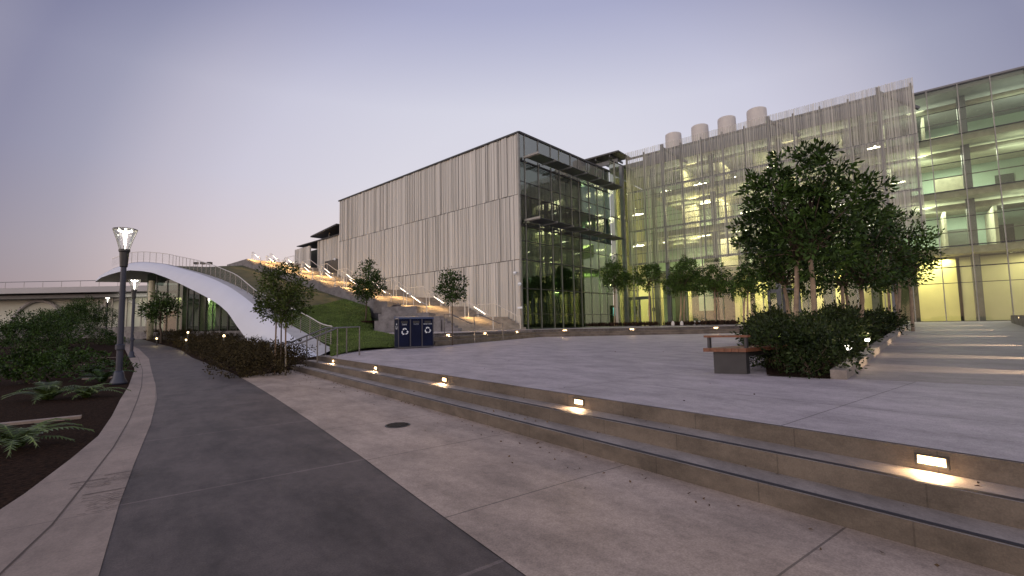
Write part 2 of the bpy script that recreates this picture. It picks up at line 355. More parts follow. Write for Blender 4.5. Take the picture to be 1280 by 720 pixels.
def tree(name, base, blobs, label, group=None, trunks=((0, 0),), trad=.05, forks=14, leaf=(.11, .05), per=9, leaves=16, spread=.22, lm=leaf_m, bm=bark_m, stakes=False, lean=0.0, up=.2):
    base = Vector(base); t = empty(name, base, label, 'tree', group)
    tk = MB(); lb_ = MB(); P, D, C = clump_points(blobs, per * 1.0, leaves, spread)
    low = min(c[2] - r[2] * .6 for c, r in blobs); cen = np.mean([c for c, r in blobs], axis=0)
    for (dx, dy) in trunks:
        tb = tk
        b = base + Vector((dx, dy, 0)); top = Vector((cen[0] * .6 + b.x * .4, cen[1] * .6 + b.y * .4, cen[2]))
        fork = b.lerp(top, max(.25, min(.75, (low - b.z) / max(.2, top.z - b.z)))); fork.z = low
        j = lambda s: Vector((rnd.uniform(-s, s), rnd.uniform(-s, s), 0))
        tb.tube([b - Vector((0, 0, .05)), b + Vector((0, 0, .12)), b.lerp(fork, .4) + j(trad * .6), b.lerp(fork, .75) + j(trad * .6), fork], [trad * 1.5, trad * 1.05, trad, trad * .92, trad * .85], 9)
        idx = rng.choice(len(C), min(len(C), forks), replace=False); keep_tb = tb; tb = lb_
        for i in idx:
            q = Vector(C[i]); m1 = fork.lerp(q, .45) + j(.12) + Vector((0, 0, .10)); tb.tube([fork - Vector((0, 0, .05)), m1, q], [trad * .5, trad * .28, trad * .08], 5)
            for _ in range(2):
                q2 = Vector(C[rng.integers(len(C))])
                if (q2 - q).length < 1.0: tb.tube([m1, m1.lerp(q2, .5) + j(.05), q2], [trad * .25, trad * .15, trad * .05], 4)
    build('trunk', tk, bm, t, smooth=True); build('branches', lb_, bark_m, t, smooth=True)
    leaf_mesh('crown', P, D, leaf[0], leaf[1], lm, t, up=up)
    if stakes:
        for sx in stakes:
            build('stake', MB().tube([base + Vector((sx[0], sx[1], -.05)), base + Vector((sx[0] * .9, sx[1] * .9, sx[2]))], .024, 6), stake_m, t)
    return t
def blob_bush(name, base, r, h, label, cat, group, m, leaf=(.07, .035), per=16, leaves=14, spread=.13, stems=5):
    base = Vector(base); t = empty(name, base, label, cat, group)
    bl = [((base.x + rnd.uniform(-.25, .25) * r, base.y + rnd.uniform(-.25, .25) * r, base.z + h * .5), (r, r, h * .52))]
    bl += [((base.x + rnd.uniform(-.6, .6) * r, base.y + rnd.uniform(-.6, .6) * r, base.z + h * rnd.uniform(.55, .85)), (r * .45, r * .45, h * .3)) for _ in range(3)]
    P, D, C = clump_points(bl, per, leaves, spread)
    keep = P[:, 2] > base.z; P = P[keep]; D = D[keep]
    leaf_mesh('foliage', P, D, leaf[0], leaf[1], m, t, up=.35)
    sb = MB()
    for _ in range(stems):
        q = Vector(C[rng.integers(len(C))]); sb.tube([base + Vector((rnd.uniform(-.08, .08), rnd.uniform(-.08, .08), -.03)), q], [.012, .004], 4)
    build('stem', sb, bark_m, t); return t

# ------------------------------------------------------------------ layout
C0 = (.70, 33.0); DW = (-.74, .672); EF = (.672, .74); NF = (-.672, -.74)      # box corner, left-wall direction, glass-face direction, left-wall outward normal
BT = 15.2; TER = 1.02
G0 = (11.1, 44.1); DA = (.773, -.635); NA = (-.635, -.773)                     # main facade screen line
SD = (-.6, .8); SN = (.8, .6)                                                   # near steps: along, and uphill normal
kk = lambda x, y: .8 * x + .6 * y
zpl = lambda x, y: .45 + .0065 * (kk(x, y) - 4.24)
zg = lambda x, y: min(.75, max(0, (y - 24)) * .022)                                # path level
def SK(k, s): return (k * SN[0] + s * SD[0], k * SN[1] + s * SD[1])            # near-step coordinates

# ground -----------------------------------------------------------------
build('ground', MB().poly([(-900, -300, -.16), (900, -300, -.16), (900, 1500, -.16), (-900, 1500, -.16)]), ground_m, kind='structure')
# path: rows across from the band's outer edge
bandL = [(-1.0, -3.2), (-2.6, 1.0), (-4.15, 4.1), (-4.78, 5.2), (-5.45, 6.3), (-6.5, 7.75), (-7.9, 9.6), (-9.6, 11.9), (-13.6, 17.1), (-19.7, 24.4), (-27, 33), (-36, 43), (-50, 58), (-70, 80)]
bandR = [(1.3, -3.2), (-1.2, .9), (-2.33, 2.74), (-3.1, 3.8), (-3.9, 4.95), (-5.3, 7.0), (-7.07, 9.47), (-8.84, 11.8), (-12.3, 16.2), (-18.4, 24.0), (-25.7, 32.6), (-34.8, 42.6), (-48.8, 57.6), (-68.8, 79.6)]
pathR = [(4.4, -3.2), (1.35, .8), (.04, 2.66), (-.75, 3.8), (-1.6, 5.05), (-3.0, 7.05), (-4.75, 9.5), (-6.4, 11.75), (-9.0, 15.2), (-16.2, 24.0), (-22.4, 31.8), (-31.5, 41.6), (-45, 56.5), (-65, 78.5)]
def strip(a, b, dz, n=6):
    rows = []
    for i in range(len(a) - 1):
        for q in range(n):
            t = q / n; rows.append([(a[i][0] + (a[i + 1][0] - a[i][0]) * t, a[i][1] + (a[i + 1][1] - a[i][1]) * t), (b[i][0] + (b[i + 1][0] - b[i][0]) * t, b[i][1] + (b[i + 1][1] - b[i][1]) * t)])
    rows.append([a[-1], b[-1]])
    return [[(p[0], p[1], zg(*p) + dz) for p in r] for r in rows]
build('path', MB().grid(strip(bandR, pathR, 0)), path_m, kind='structure')
build('stone_band', MB().grid(strip(bandL, bandR, .006)), band_m, kind='structure')
# centre joint + engraved marks in the band
mk = MB()
for i in range(len(bandL) - 2):
    a0 = [bandL[i][j] * .52 + bandR[i][j] * .48 for j in (0, 1)]; a1 = [bandL[i + 1][j] * .52 + bandR[i + 1][j] * .48 for j in (0, 1)]
    u = unit((a1[0] - a0[0], a1[1] - a0[1])); n = (-u[1] * .006, u[0] * .006)
    mk.poly([(a0[0] - n[0], a0[1] - n[1], zg(*a0) + .010), (a0[0] + n[0], a0[1] + n[1], zg(*a0) + .010), (a1[0] + n[0], a1[1] + n[1], zg(*a1) + .010), (a1[0] - n[0], a1[1] - n[1], zg(*a1) + .010)])
build('band_joint', mk, engr_m, kind='structure')
def stroke(mb, a, b, wd, z=.011):
    u = unit((b[0] - a[0] + 1e-6, b[1] - a[1])); n = (-u[1] * wd / 2, u[0] * wd / 2)
    mb.poly([(a[0] - n[0], a[1] - n[1], z), (b[0] - n[0], b[1] - n[1], z), (b[0] + n[0], b[1] + n[1], z), (a[0] + n[0], a[1] + n[1], z)])
def engraving(px, py, sx, sy, rows, label, seed):
    r_ = random.Random(seed); c = Z(px, py, 0); mb = MB()
    for k in range(rows):
        y0 = (k / rows - .5) * sy
        x = -sx / 2 + r_.uniform(0, .08)
        p = (x, y0)
        while p[0] < sx / 2 - .03:
            q = (p[0] + r_.uniform(.012, .035), y0 + r_.uniform(-.35, .35) * sy / rows * 1.2)
            W = lambda t: (c.x + SN[0] * t[0] + SD[0] * t[1], c.y + SN[1] * t[0] + SD[1] * t[1])
            stroke(mb, W(p), W(q), .006); p = q
            if r_.random() < .14: p = (p[0] + .03, y0)
    W = lambda t: (c.x + SN[0] * t[0] + SD[0] * t[1], c.y + SN[1] * t[0] + SD[1] * t[1])
    stroke(mb, W((-sx / 2, sy / 2 + .04)), W((sx * .35, sy / 2 + .05)), .014)
    build('engraved_lettering', mb, engr_m, label=label, cat='engraving', origin=c, group='engraved writing on the stone band')
engraving(133, 627, .34, .50, 9, 'largest block of engraved handwriting, on the pale band nearest the camera', 3)
engraving(155, 596, .30, .22, 5, 'engraved lines of writing beside the dark path edge, second nearest on the band', 4)
engraving(113, 607, .30, .20, 4, 'engraved lines on the outer half of the pale stone band', 5)
engraving(186, 507, .30, .18, 3, 'small engraved mark on the band just below a dark joint', 6)
engraving(187, 472, .32, .2, 3, 'small engraved mark on the band beside the path bend near the first lamp', 8)

# lower plaza between path and steps
lp = [SK(4.2, -8), SK(4.2, 17.6)] + [(-7.7, 13.6)] + pathR[7:0:-1] + [pathR[0]]
build('lower_plaza', MB().poly([(p[0], p[1], .004) for p in [SK(3.75, -9), SK(3.75, 17.4), (-7.75, 13.55), (-6.4, 11.75), (-4.75, 9.5), (-3.0, 7.05), (-1.6, 5.05), (-.75, 3.8), (.04, 2.66), (1.35, .8), (4.4, -3.2)]]), lower_m, kind='structure')
# near steps -------------------------------------------------------------
S0, S1 = -9.0, 17.2
ST = empty('wide_steps', (*SK(3.6, 4), 0), 'three long low concrete steps with dark nosing strips between path and plaza', 'steps')
mt = MB(); mr = MB(); mn = MB()
for i, (k0, k1) in enumerate(((3.60, 3.92), (3.92, 4.24), (4.24, 4.60))):
    zt = .15 * (i + 1); zb = .15 * i
    e = S1 - .35 * i
    mr.poly([(*SK(k0, S0), zb - .03), (*SK(k0, e), zb - .03), (*SK(k0, e), zt), (*SK(k0, S0), zt)][::-1])
    mr.poly([(*SK(k0, e), zb - .03), (*SK(k1 + .1, e), zb - .03), (*SK(k1 + .1, e), zt), (*SK(k0, e), zt)][::-1])
    mt.poly([(*SK(k0, S0), zt), (*SK(k0, e), zt), (*SK(k1 + .01, e), zt + .001), (*SK(k1 + .01, S0), zt + .001)][::-1])
    mn.poly([(*SK(k0 + .018, S0), zt + .004), (*SK(k0 + .018, e - .02), zt + .004), (*SK(k0 + .062, e - .02), zt + .004), (*SK(k0 + .062, S0), zt + .004)][::-1])
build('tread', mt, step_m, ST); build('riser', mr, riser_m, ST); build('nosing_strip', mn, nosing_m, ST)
# plaza sheet
pz = [SK(4.25, S0), SK(4.25, 14.6), (-5.75, 14.9), (-6.3, 17), (-6.3, 19.6), (-4.5, 22), (1.6, 30.6), (19, 29), (19.8, 23), (32, 12), (22, -2)]
build('plaza', MB().poly([(p[0], p[1], zpl(*p) + .006) for p in pz][::-1]), plaza_m, kind='structure')
wfm_ = lambda x, y: (C0[0] + DW[0] * x - DW[1] * y, C0[1] + DW[1] * x + DW[0] * y)
# terrace + far steps ----------------------------------------------------
FP = [(-3.95, 20.7), (-3.55, 21.4), (1.25, 30.2), (17.5, 28.3)]
def offset(poly, d):
    out = []
    for i, p in enumerate(poly):
        n = []
        for a, b in ((i - 1, i), (i, i + 1)):
            if 0 <= a and b < len(poly):
                u = unit((poly[b][0] - poly[a][0], poly[b][1] - poly[a][1])); n.append((u[1], -u[0]))
        m = (sum(q[0] for q in n) / len(n), sum(q[1] for q in n) / len(n)); l2 = m[0] ** 2 + m[1] ** 2
        out.append((p[0] + m[0] * d / l2, p[1] + m[1] * d / l2))
    return out
FS = empty('terrace_steps', (1.25, 30.2, .5), 'low dark steps with small lights running along the far edge of the plaza', 'steps')
ft = MB(); fr_ = MB(); fnz = MB()
for i in range(3):
    zt = TER - .155 * i; o0 = offset(FP, .34 * i); o1 = offset(FP, .34 * (i + 1)); on = offset(FP, .34 * i - .05)
    for a in range(len(FP) - 1):
        fr_.poly([(*o0[a], zt - .20), (*o0[a + 1], zt - .20), (*o0[a + 1], zt), (*o0[a], zt)])
        if i < 2: ft.poly([(*o0[a], zt - .155), (*o1[a], zt - .155), (*o1[a + 1], zt - .155), (*o0[a + 1], zt - .155)])
        fnz.poly([(*o0[a], zt + .004), (*o0[a + 1], zt + .004), (*on[a + 1], zt + .004), (*on[a], zt + .004)])
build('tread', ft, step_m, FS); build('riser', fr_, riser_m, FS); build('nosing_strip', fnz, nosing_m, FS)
tp = FP + [(19.6, 23.4), (34, 9.5), (70, 5), (60, 75), (14, 75), tuple(wfm_(-.2, -6)), tuple(wfm_(2, .2)), tuple(wfm_(1.5, 6.2)), tuple(wfm_(7.5, 6.2)), (-8.9, 30.0)]
build('terrace', MB().prism(tp, .1, TER), terrace_m, kind='structure')
# right walkway ramp
WC = (4.72, 6.78); wf = frame(WC, EF)       # local x along EF, local -y to the right
def wz(s): return .482 + max(0, s - .4) * .0248
ramp_rows = []
for s in [0.2, 1, 5, 10, 15, 20, 22.5]:
    a = wf(s, -.0, wz(s)); b = wf(s, -3.3, wz(s)); ramp_rows.append([a, b])
build('walkway', MB().grid(ramp_rows), walk_m, kind='structure')

# step lights ------------------------------------------------------------
def step_light(name, pos, dr, label, group, zl=.075, wdt=.15, power=3.0, col=(1, .66, .34)):
    """recessed light: pos on riser face (x,y,z centre), dr = unit out of the riser"""
    t = empty(name, pos, label, 'step light', group); al = (dr[1], -dr[0]); fr = frame(pos, al)
    # local x along riser, local y: away = left of al = ( -al.y, al.x) = (dr.x.., ) -> into/out
    sgn = 1 if (-al[1] * dr[0] + al[0] * dr[1]) > 0 else -1
    h = .058
    mb = MB()
    for (x0, x1, z0, z1) in ((-wdt / 2 - .014, wdt / 2 + .014, h / 2, h / 2 + .014), (-wdt / 2 - .014, wdt / 2 + .014, -h / 2 - .014, -h / 2), (-wdt / 2 - .014, -wdt / 2, -h / 2, h / 2), (wdt / 2, wdt / 2 + .014, -h / 2, h / 2)):
        mb.box(fr, x0, x1, min(.001, sgn * .012), max(.001, sgn * .012), z0, z1)
    build('housing', mb, trim_m, t)
    build('lens', MB().box(fr, -wdt / 2, wdt / 2, min(.001 * sgn, sgn * .006), max(.001 * sgn, sgn * .006), -h / 2 + .003, h / 2 - .003), warm_e, t)
    light('step_light_lamp', 'AREA', Vector(pos) + Vector((dr[0] * .02, dr[1] * .02, 0)), power, col, t, size=wdt, size_y=.05, d=(dr[0] * .75, dr[1] * .75, -.62))
    return t
near_px = [(417, 451), (470, 461), (556, 475.6), (724, 503.6), (1165, 577)]
for i, (px, py) in enumerate(near_px):
    q = PL(px, py, SK(4.24, 0), SD); s = -.6 * q.x + .8 * q.y; x, y = SK(4.238, s)
    step_light('step_light', (x, y, .375), (-.8, -.6), ['recessed light nearest the handrails on the long near steps', 'second lit step light from the handrails on the near steps', 'third lit step light from the handrails, middle of the near steps', 'wide lit step light beyond the manhole cover on the near steps', 'brightest lit step light at the right end of the near steps'][i], 'recessed lights in the near steps', power=5)
    if i == 4: sl_last = s
q = SK(4.238, sl_last - 2.9)
for i, (px, py) in enumerate([(560, 418.5), (606, 416), (646, 414), (706, 413.5), (790, 412.8), (895, 412.5)]):
    seg = 1 if i < 3 else 2; a = FP[seg]; b = FP[seg + 1]; u = unit((b[0] - a[0], b[1] - a[1]))
    q = PL(px, py, a, u) if False else None
    d = ray(px, py); n = (u[1], -u[0]); tt = (n[0] * a[0] + n[1] * a[1]) / (n[0] * d[0] + n[1] * d[1]); x, y = d[0] * tt, d[1] * tt
    step_light('step_light', (x + n[0] * .003, y + n[1] * .003, TER - .08), n, ['small lit step light beside the recycling bins on the far steps', 'second lit step light to the right of the recycling bins', 'lit step light before the corner of the ribbed building', 'lit step light before the dark glass corner room', 'lit step light before the entrance doors', 'lit step light before the small planter trees, rightmost of the far steps'][i], 'recessed lights in the far steps', power=7, wdt=.24)

# wall lights along the right walkway
rw = empty('low_wall', wf(2, -3.3, .5), 'low concrete wall edging the right side of the walkway', 'wall')
build('wall_body', MB().box(frame(wf(1.5, -3.32, 0), EF), 0, 21, -.25, 0, .2, 1.35), block_m, rw)
for i, s in enumerate((1.9, 4.3, 7.6, 11.4, 15.4, 19.4)):
    p = wf(s, -3.315, wz(s) + .30); dr = (-EF[1], EF[0])
    step_light('wall_light', p, dr, ORD[i] + ' warm light from the camera in the low wall by the walkway', 'lights in the low walkway wall', power=0.01)
    light('wall_light_beam', 'SPOT', p + Vector((dr[0] * .05, dr[1] * .05, 0)), 620, (1, .74, .46), None, size=.02, d=(dr[0], dr[1], -.13), spot=R(24), blend=.35)

# manhole ----------------------------------------------------------------
mh = Z(497, 532, 0); mo = empty('manhole_cover', (mh.x, mh.y, .004), 'round dark iron cover set in the pale lower paving', 'manhole cover')
build('rim', MB().lathe([(.172, -.01), (.172, .006), (.155, .006)], (mh.x, mh.y, .004), 32), trim_m, mo)
gm = MB().lathe([(.154, -.005), (.154, .009)], (mh.x, mh.y, .004), 32)
for a in range(-3, 4):
    hw = math.sqrt(max(0, .14 ** 2 - (a * .04) ** 2)); gm.box(frame((mh.x, mh.y, 0), (1, 0)), -hw, hw, a * .04 - .008, a * .04 + .008, .0135, .019)
build('lid', gm, cast_m, mo)

# ------------------------------------------------------------------ ribbed box building (left volume)
BB = empty('ribbed_laboratory_building', (C0[0], C0[1], TER), 'three storey block with pale ribbed metal side wall and dark glazed front', 'building')
wfm = frame(C0, DW)    # x along wall away from the corner; local y left of DW = (-.672,-.74) = outward
def ribbed(mb, fr, x0, x1, z0f, z1, y=0, seed=1, wmin=.10, wmax=.30, deep=.07):
    r_ = random.Random(seed); x = x0
    while x < x1:
        wd = min(r_.choice((.05, .07, .10, .13, .17, .22, .08)), x1 - x); d = r_.choice((0, .03, .055, .075, .02)) * deep / .07
        a = fr(x, y + d, 0); z0 = z0f(x) if callable(z0f) else z0f
        mb.box(fr, x, x + wd - .012, y - .12, y + d, z0, z1); x += wd
for (z0, z1, sd_) in ((.6, 5.93, 3), (5.98, 10.62, 5), (10.67, BT - .12, 9)):
    rb = MB(); ribbed(rb, wfm, .12, 26.1, z0, z1, seed=sd_)
    build('ribbed_panel', rb, corr_m, BB)
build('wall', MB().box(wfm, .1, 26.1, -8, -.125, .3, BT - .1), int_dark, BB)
build('parapet', MB().box(wfm, -.05, 26.2, -9, .12, BT - .1, BT + .02), trim_m, BB)
build('corner_trim', MB().box(wfm, 0, .11, -.1, .10, .6, BT - .11), mull_m, BB)
build('floor_seam', MB().box(wfm, .12, 26.1, -.1, .012, 10.625, 10.665).box(wfm, .12, 26.1, -.1, .012, 5.935, 5.975), trim_m, BB)
# dark reveal opening high on the stair side
# glazed front ------------------------------------------------------------
gf = frame(C0, EF)     # x along glass face, local y left of EF = (-.74,.672): into the building; outward is -y
FL = 12.4
def wall_ext(zs, xs0, xs1, fr, parent, glassm, mulls, y=0, md=.12, mw=.06, tr=None, name='glass_pane', skip=None):
    for a, b in zip(zs[:-1], zs[1:]):
        xs = [xs0] + [x for x in mulls[::(2 if len(mulls) > 12 else 1)] if xs0 + .2 < x < xs1 - .2] + [xs1]
        for xa, xb in zip(xs[:-1], xs[1:]): build(name, MB().box(fr, xa + .008, xb - .008, y - .012, y + .012, a + .03, b - .03), glassm[zs.index(a)] if isinstance(glassm, list) else glassm, parent)
    for x in mulls: build('mullion', MB().box(fr, x - mw / 2, x + mw / 2, y - md, y + .03, zs[0], zs[-1]), mull_m, parent)
    mb = MB()
    for z in zs: mb.box(fr, xs0, xs1, y - .06, y + .02, z - .035, z + .035)
    if tr:
        for z in tr: mb.box(fr, xs0, xs1, y - .04, y + .016, z - .02, z + .02)
    build('transom', mb, trim_m, parent)
zsb = [TER, 3.9, 5.95, 8.4, 10.6, 13.1, BT - .1]
wall_ext(zsb, .06, FL, gf, BB, [glass_box, glass_box, glass_box, glass_spand, glass_mid, glass_sky], [.55, 2.1, 3.65, 4.75, 6.3, 7.4, 8.9, 10.2, 11.4], md=.07, mw=.045, tr=[2.1, 7.3, 11.6])
build('parapet_cap', MB().box(gf, -.02, FL + .1, -.1, .2, BT - .1, BT + .03), trim_m, BB)
# interior floors, back walls
fi = MB()
for z in (5.6, 10.25, 14.6): fi.box(gf, .2, FL, .25, 8, z, z + .35)
build('floor_slab', fi, slab_i, BB)
rb = MB(); ribbed(rb, frame(gf(5.9, 2.2, 0), (-EF[0], -EF[1])), 0, 5.7, 5.0, 14.6, seed=31); build('inner_ribbed_wall', rb, corr_m, BB)
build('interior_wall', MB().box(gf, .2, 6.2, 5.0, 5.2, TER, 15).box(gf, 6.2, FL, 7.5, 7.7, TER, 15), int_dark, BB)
for bb_ in ((1.6, 3.4, 2.6, 2.75, TER, 3.3), (4.0, 5.2, 3.2, 3.35, TER, 3.6), (7.2, 8.4, 3.5, 3.65, TER, 3.2)): build('green_lobby_wall', MB().box(gf, *bb_), grn_m, BB)
for bb_ in ((6.6, FL, 5.5, 5.65, 5.95, 10.2), (7.4, FL, 5.5, 5.65, 10.6, 14.5)): build('upper_green_wall', MB().box(gf, *bb_), grn_m, BB)
build('stair_soffit', MB().hexa([gf(6.8, 1.6, 6.2), gf(12, 1.6, 7.4), gf(12, 3.2, 7.4), gf(6.8, 3.2, 6.2), gf(6.8, 1.6, 6.7), gf(12, 1.6, 8.6), gf(12, 3.2, 8.6), gf(6.8, 3.2, 6.7)]), yel2_m, BB)
build('reception_counter', MB().box(gf, 5.2, 11.5, 2.4, 3.0, TER, 2.15), int_dark, BB)
build('timber_panel', MB().box(gf, 5.0, 11, 4.4, 4.5, 4.0, 5.2), mat('panel_pink', (.45, .27, .16), .6), BB)
light('lobby_glow', 'AREA', gf(3.2, 1.6, 3.75), 480, (.82, 1, .38), BB, size=4, size_y=1.2, d=(0, 0, -1))
light('lobby_glow', 'AREA', gf(8.0, 2.6, 5.2), 600, (.85, 1, .55), BB, size=4, size_y=1.2, d=(0, 0, -1))
light('upper_glow', 'AREA', gf(9.5, 3.2, 9.9), 800, (.92, 1, .55), BB, size=4, size_y=2, d=(0, 0, -1))
light('upper_glow', 'AREA', gf(10.0, 3.2, 14.2), 340, (.95, 1, .62), BB, size=4, size_y=2, d=(0, 0, -1))
for x, y, z, e_ in ((9.3, 3, 4.6, 420), (3.2, 1.8, 4.4, 160), (9.3, 3, 9.0, 520), (9.3, 3, 13.4, 380), (3.2, 1.2, 13.4, 70), (3.2, 1.2, 9.0, 60)):
    light('ceiling_fill', 'AREA', gf(x, y, z), e_, (.72, 1, .36), BB, size=4, size_y=1.2, d=(0, 0, 1))  # upward fill lamps without fixtures, added so the ceilings look lit
# sunshade louvres
for (z, nm) in ((13.35, 'upper'), (8.75, 'lower')):
    ls = empty('sunshade', gf(.6, -.6, z), nm + ' row of flat grey metal sun blades across the glazed front', 'sunshade', 'sunshades on the glazed front')
    for k in range(6):
        x0 = .45 + k * 2.02; mb = MB()
        for j in range(5):
            y0 = -.25 - j * .23; mb.hexa([gf(x0, y0 - .21, z + .02), gf(x0 + 1.9, y0 - .21, z + .02), gf(x0 + 1.9, y0, z - .05), gf(x0, y0, z - .05), gf(x0, y0 - .21, z + .045), gf(x0 + 1.9, y0 - .21, z + .045), gf(x0 + 1.9, y0, z - .025), gf(x0, y0, z - .025)])
        build('blade_panel', mb, postm, ls)
        build('bracket', MB().box(gf, x0 - .06, x0 - .02, -1.45, -.1, z - .1, z + .06), mull_m, ls)
    build('end_plate', MB().box(gf, .30, .38, -1.5, -.1, z - .06, z + .08), mull_m, ls)

# upper wing at the top of the stair -------------------------------------
UW = empty('upper_wing', tuple(wfm(28, 0, 6)), 'small ribbed wing behind the top of the stair with dark window slot', 'building')
rb = MB(); ribbed(rb, wfm, 26.3, 32.3, 3, 11.6, y=-.6, seed=12); build('ribbed_panel', rb, corr_m, UW)
rb = MB(); ribbed(rb, wfm, 33.5, 37.6, 3, 11.2, y=-.2, seed=13); build('ribbed_panel', rb, corr_m, UW)
build('glazing', MB().box(wfm, 32.3, 33.5, -1.6, -1.55, 3, 11), glass_spand, UW)
build('wall', MB().box(wfm, 26.3, 37.6, -8, -1.7, 3, 11.1), int_dark, UW)
build('doorway', MB().box(wfm, 27.4, 30.4, -.6, -.50, 7.2, 9.0), trim_m, UW)
build('roof', MB().box(wfm, 26.3, 37.7, -8, -.4, 11.62, 11.72), trim_m, UW)
cn = empty('solar_canopy', tuple(wfm(29, -1, 12.4)), 'thin dark canopy over the roof left of the ribbed block', 'canopy')
build('panel', MB().hexa([wfm(26.2, -3, 12.5), wfm(32.4, -3, 12.0), wfm(32.4, .3, 12.0), wfm(26.2, .3, 12.5), wfm(26.2, -3, 12.65), wfm(32.4, -3, 12.15), wfm(32.4, .3, 12.15), wfm(26.2, .3, 12.65)]), trim_m, cn)
build('support', MB().box(wfm, 26.5, 26.6, -.6, -.5, 11.72, 12.45), mull_m, cn); build('support', MB().box(wfm, 29.4, 29.5, -.6, -.5, 11.72, 12.2), mull_m, cn)

# ------------------------------------------------------------------ main glass building
MBD = empty('glass_hall_building', (20, 37, TER), 'long lit glass building behind a pale perforated metal screen', 'building')
sf = frame(G0, DA)     # x to the right along the screen, local y left of DA = (.635,.773): into the building
GY = 1.5; L_END = 36; MT = 17.5
# building shell
build('roof', MB().box(sf, -2.5, L_END, GY + .1, 16, 16.5, 17.0), soffit_m, MBD)
hallw = mat('hall_back_wall', (.36, .47, .40), .8, var=.1, scale=.5)
build('back_wall', MB().box(sf, -2.5, L_END, 9.5, 9.7, TER, 16.5), hallw, MBD)
r4 = random.Random(44)
for z in (5.95, 9.75, 13.5):
    for x in np.arange(3.5, 35, 3.1):
        xx = x + r4.uniform(-.6, .6); yy = r4.uniform(6.2, 8.8)
        if r4.random() < .55: build('partition', MB().box(sf, xx, xx + r4.uniform(.12, .2), 5, 9.4, z, z + 3.0), yel2_m if r4.random() < .5 else slab_i, MBD)
        if r4.random() < .75: build('doorway', MB().box(sf, xx + .5, xx + 1.5, 9.4, 9.48, z, z + 2.2), int_dark, MBD)
        if r4.random() < .7: build('cabinet', MB().box(sf, xx + .3, xx + 1.9, yy - .3, yy + .3, z, z + r4.choice((.9, 1.1, 1.9))), int_dark if r4.random() < .5 else slab_i, MBD)
    build('ceiling_duct', MB().tube([sf(2.5, 3.4, z + 2.95 if z < 13 else z + 2.5), sf(35, 3.4, z + 2.95 if z < 13 else z + 2.5)], .22, 10), slab_i, MBD)
    build('guard_rail', MB().box(sf, 2.2, L_END - .3, GY + .5, GY + .54, z + 1.0, z + 1.06), trim_m, MBD)
build('side_wall', MB().box(sf, -2.9, -2.6, 3.5, 16, TER, 16.5).box(sf, L_END, L_END + .3, GY, 16, TER, 16.8), yel_m, MBD)
fs = MB()
for z in (5.95, 9.75, 13.5): fs.box(sf, 2.0, L_END, GY + .25, 9.4, z - .45, z)
fs.box(sf, -2.5, 2.0, 5.5, 9.4, 9.3, 9.75); fs.box(sf, -2.5, 2.0, 5.5, 9.4, 5.5, 5.95)
build('floor_slab', fs, slab_i, MBD)
def sx(px, y=3.4):
    o_ = sf(0, y, 0); q = PL(px, 390, (o_.x, o_.y), DA); return (q.x - o_.x) * DA[0] + (q.y - o_.y) * DA[1]
for (a_, b_) in ((789, 829), (861, 865), (919, 938), (945, 961), (985, 1003), (1022, 1030), (1046, 1062), (1078, 1095), (1104, 1118), (1150, 1200)):
    build('ground_floor_wall', MB().box(sf, sx(a_), sx(b_), 3.4, 3.6, TER, 5.4), yel_m, MBD)
build('ground_floor_wall', MB().box(sf, sx(874), sx(892), 3.45, 3.6, 2.3, 5.0), hallw, MBD)
build('ground_floor_wall', MB().box(sf, sx(1205), L_END, 3.6, 3.8, TER, 5.4), yel2_m, MBD)
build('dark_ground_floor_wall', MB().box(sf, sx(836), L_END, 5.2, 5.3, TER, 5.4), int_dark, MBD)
build('service_block', MB().box(sf, 6.5, 8.0, 6, 7, 6, 9.2).box(sf, 12, 13.2, 5, 6, 6, 9.2).box(sf, 17, 19.5, 5.5, 6.5, 9.8, 12.9).box(sf, 3, 4.4, 6, 7, 9.8, 12.9).box(sf, 10, 11.6, 5, 6, 13.6, 16.3), slab_i, MBD)
build('stair_flight', MB().hexa([sf(26.2, 3.8, 2.6), sf(33.0, 3.8, 6.4), sf(33.0, 5.2, 6.4), sf(26.2, 5.2, 2.6), sf(26.2, 3.8, 3.0), sf(33.0, 3.8, 6.9), sf(33.0, 5.2, 6.9), sf(26.2, 5.2, 3.0)]), slab_i, MBD)
cb = MB()
for x in (1.3, 6.9, 12.4, 18.0, 23.5, 29.0): cb.box(sf, x - .22, x + .22, 3.0, 3.35, TER, 16.5)
build('column', cb, postm, MBD)
zsm = [TER, 4.6, 6.0, 9.7, 13.45, 16.8]
mul = [x * 1.55 for x in range(0, 24)]
wall_ext(zsm, 1.2, L_END, sf, MBD, glass_main, mul, y=GY, md=.14, mw=.05, tr=[7.9, 11.6, 3.55, 15.2])
# tall entry glazing continuing the front of the ribbed block
wall_ext([TER, 4.4, 7.6, 11.0, 14.2, 16.3], FL + .1, 17.3, gf, MBD, glass_main, [FL + .9, 14.8, 16.2], md=.14, mw=.07)
# upper solid band behind screen
build('roof_screen_wall', MB().box(sf, 1.2, 20.9, GY - .3, GY - .16, 16.2, 17.42), soffit_m, MBD)
# columns outside
oc = empty('entrance_post', tuple(gf(13.1, -.9, TER)), 'tall dark steel post in front of the tall entry glazing', 'post')
build('shaft', MB().box(gf, 12.95, 13.25, -1.05, -.75, TER, 15.6), postm, oc)
# solar canopy over entry
sc = empty('roof_canopy', tuple(gf(14, -1, 16)), 'dark solar roof canopy on brackets above the entry glazing', 'canopy')
build('panel', MB().box(sf, -6.0, .1, -1.6, .9, 17.25, 17.35), trim_m, sc)
build('rim', MB().box(sf, -6.0, .1, -1.66, -1.6, 17.22, 17.36), trim_m, sc)
br = MB()
for x in (-5.6, -4.0, -2.4, -.9): br.box(sf, x - .05, x + .05, -1.5, 1.2, 17.0, 17.2)
br.box(sf, -6.1, -.4, -.9, -.75, 16.5, 16.9)
build('bracket', br, postm, sc)
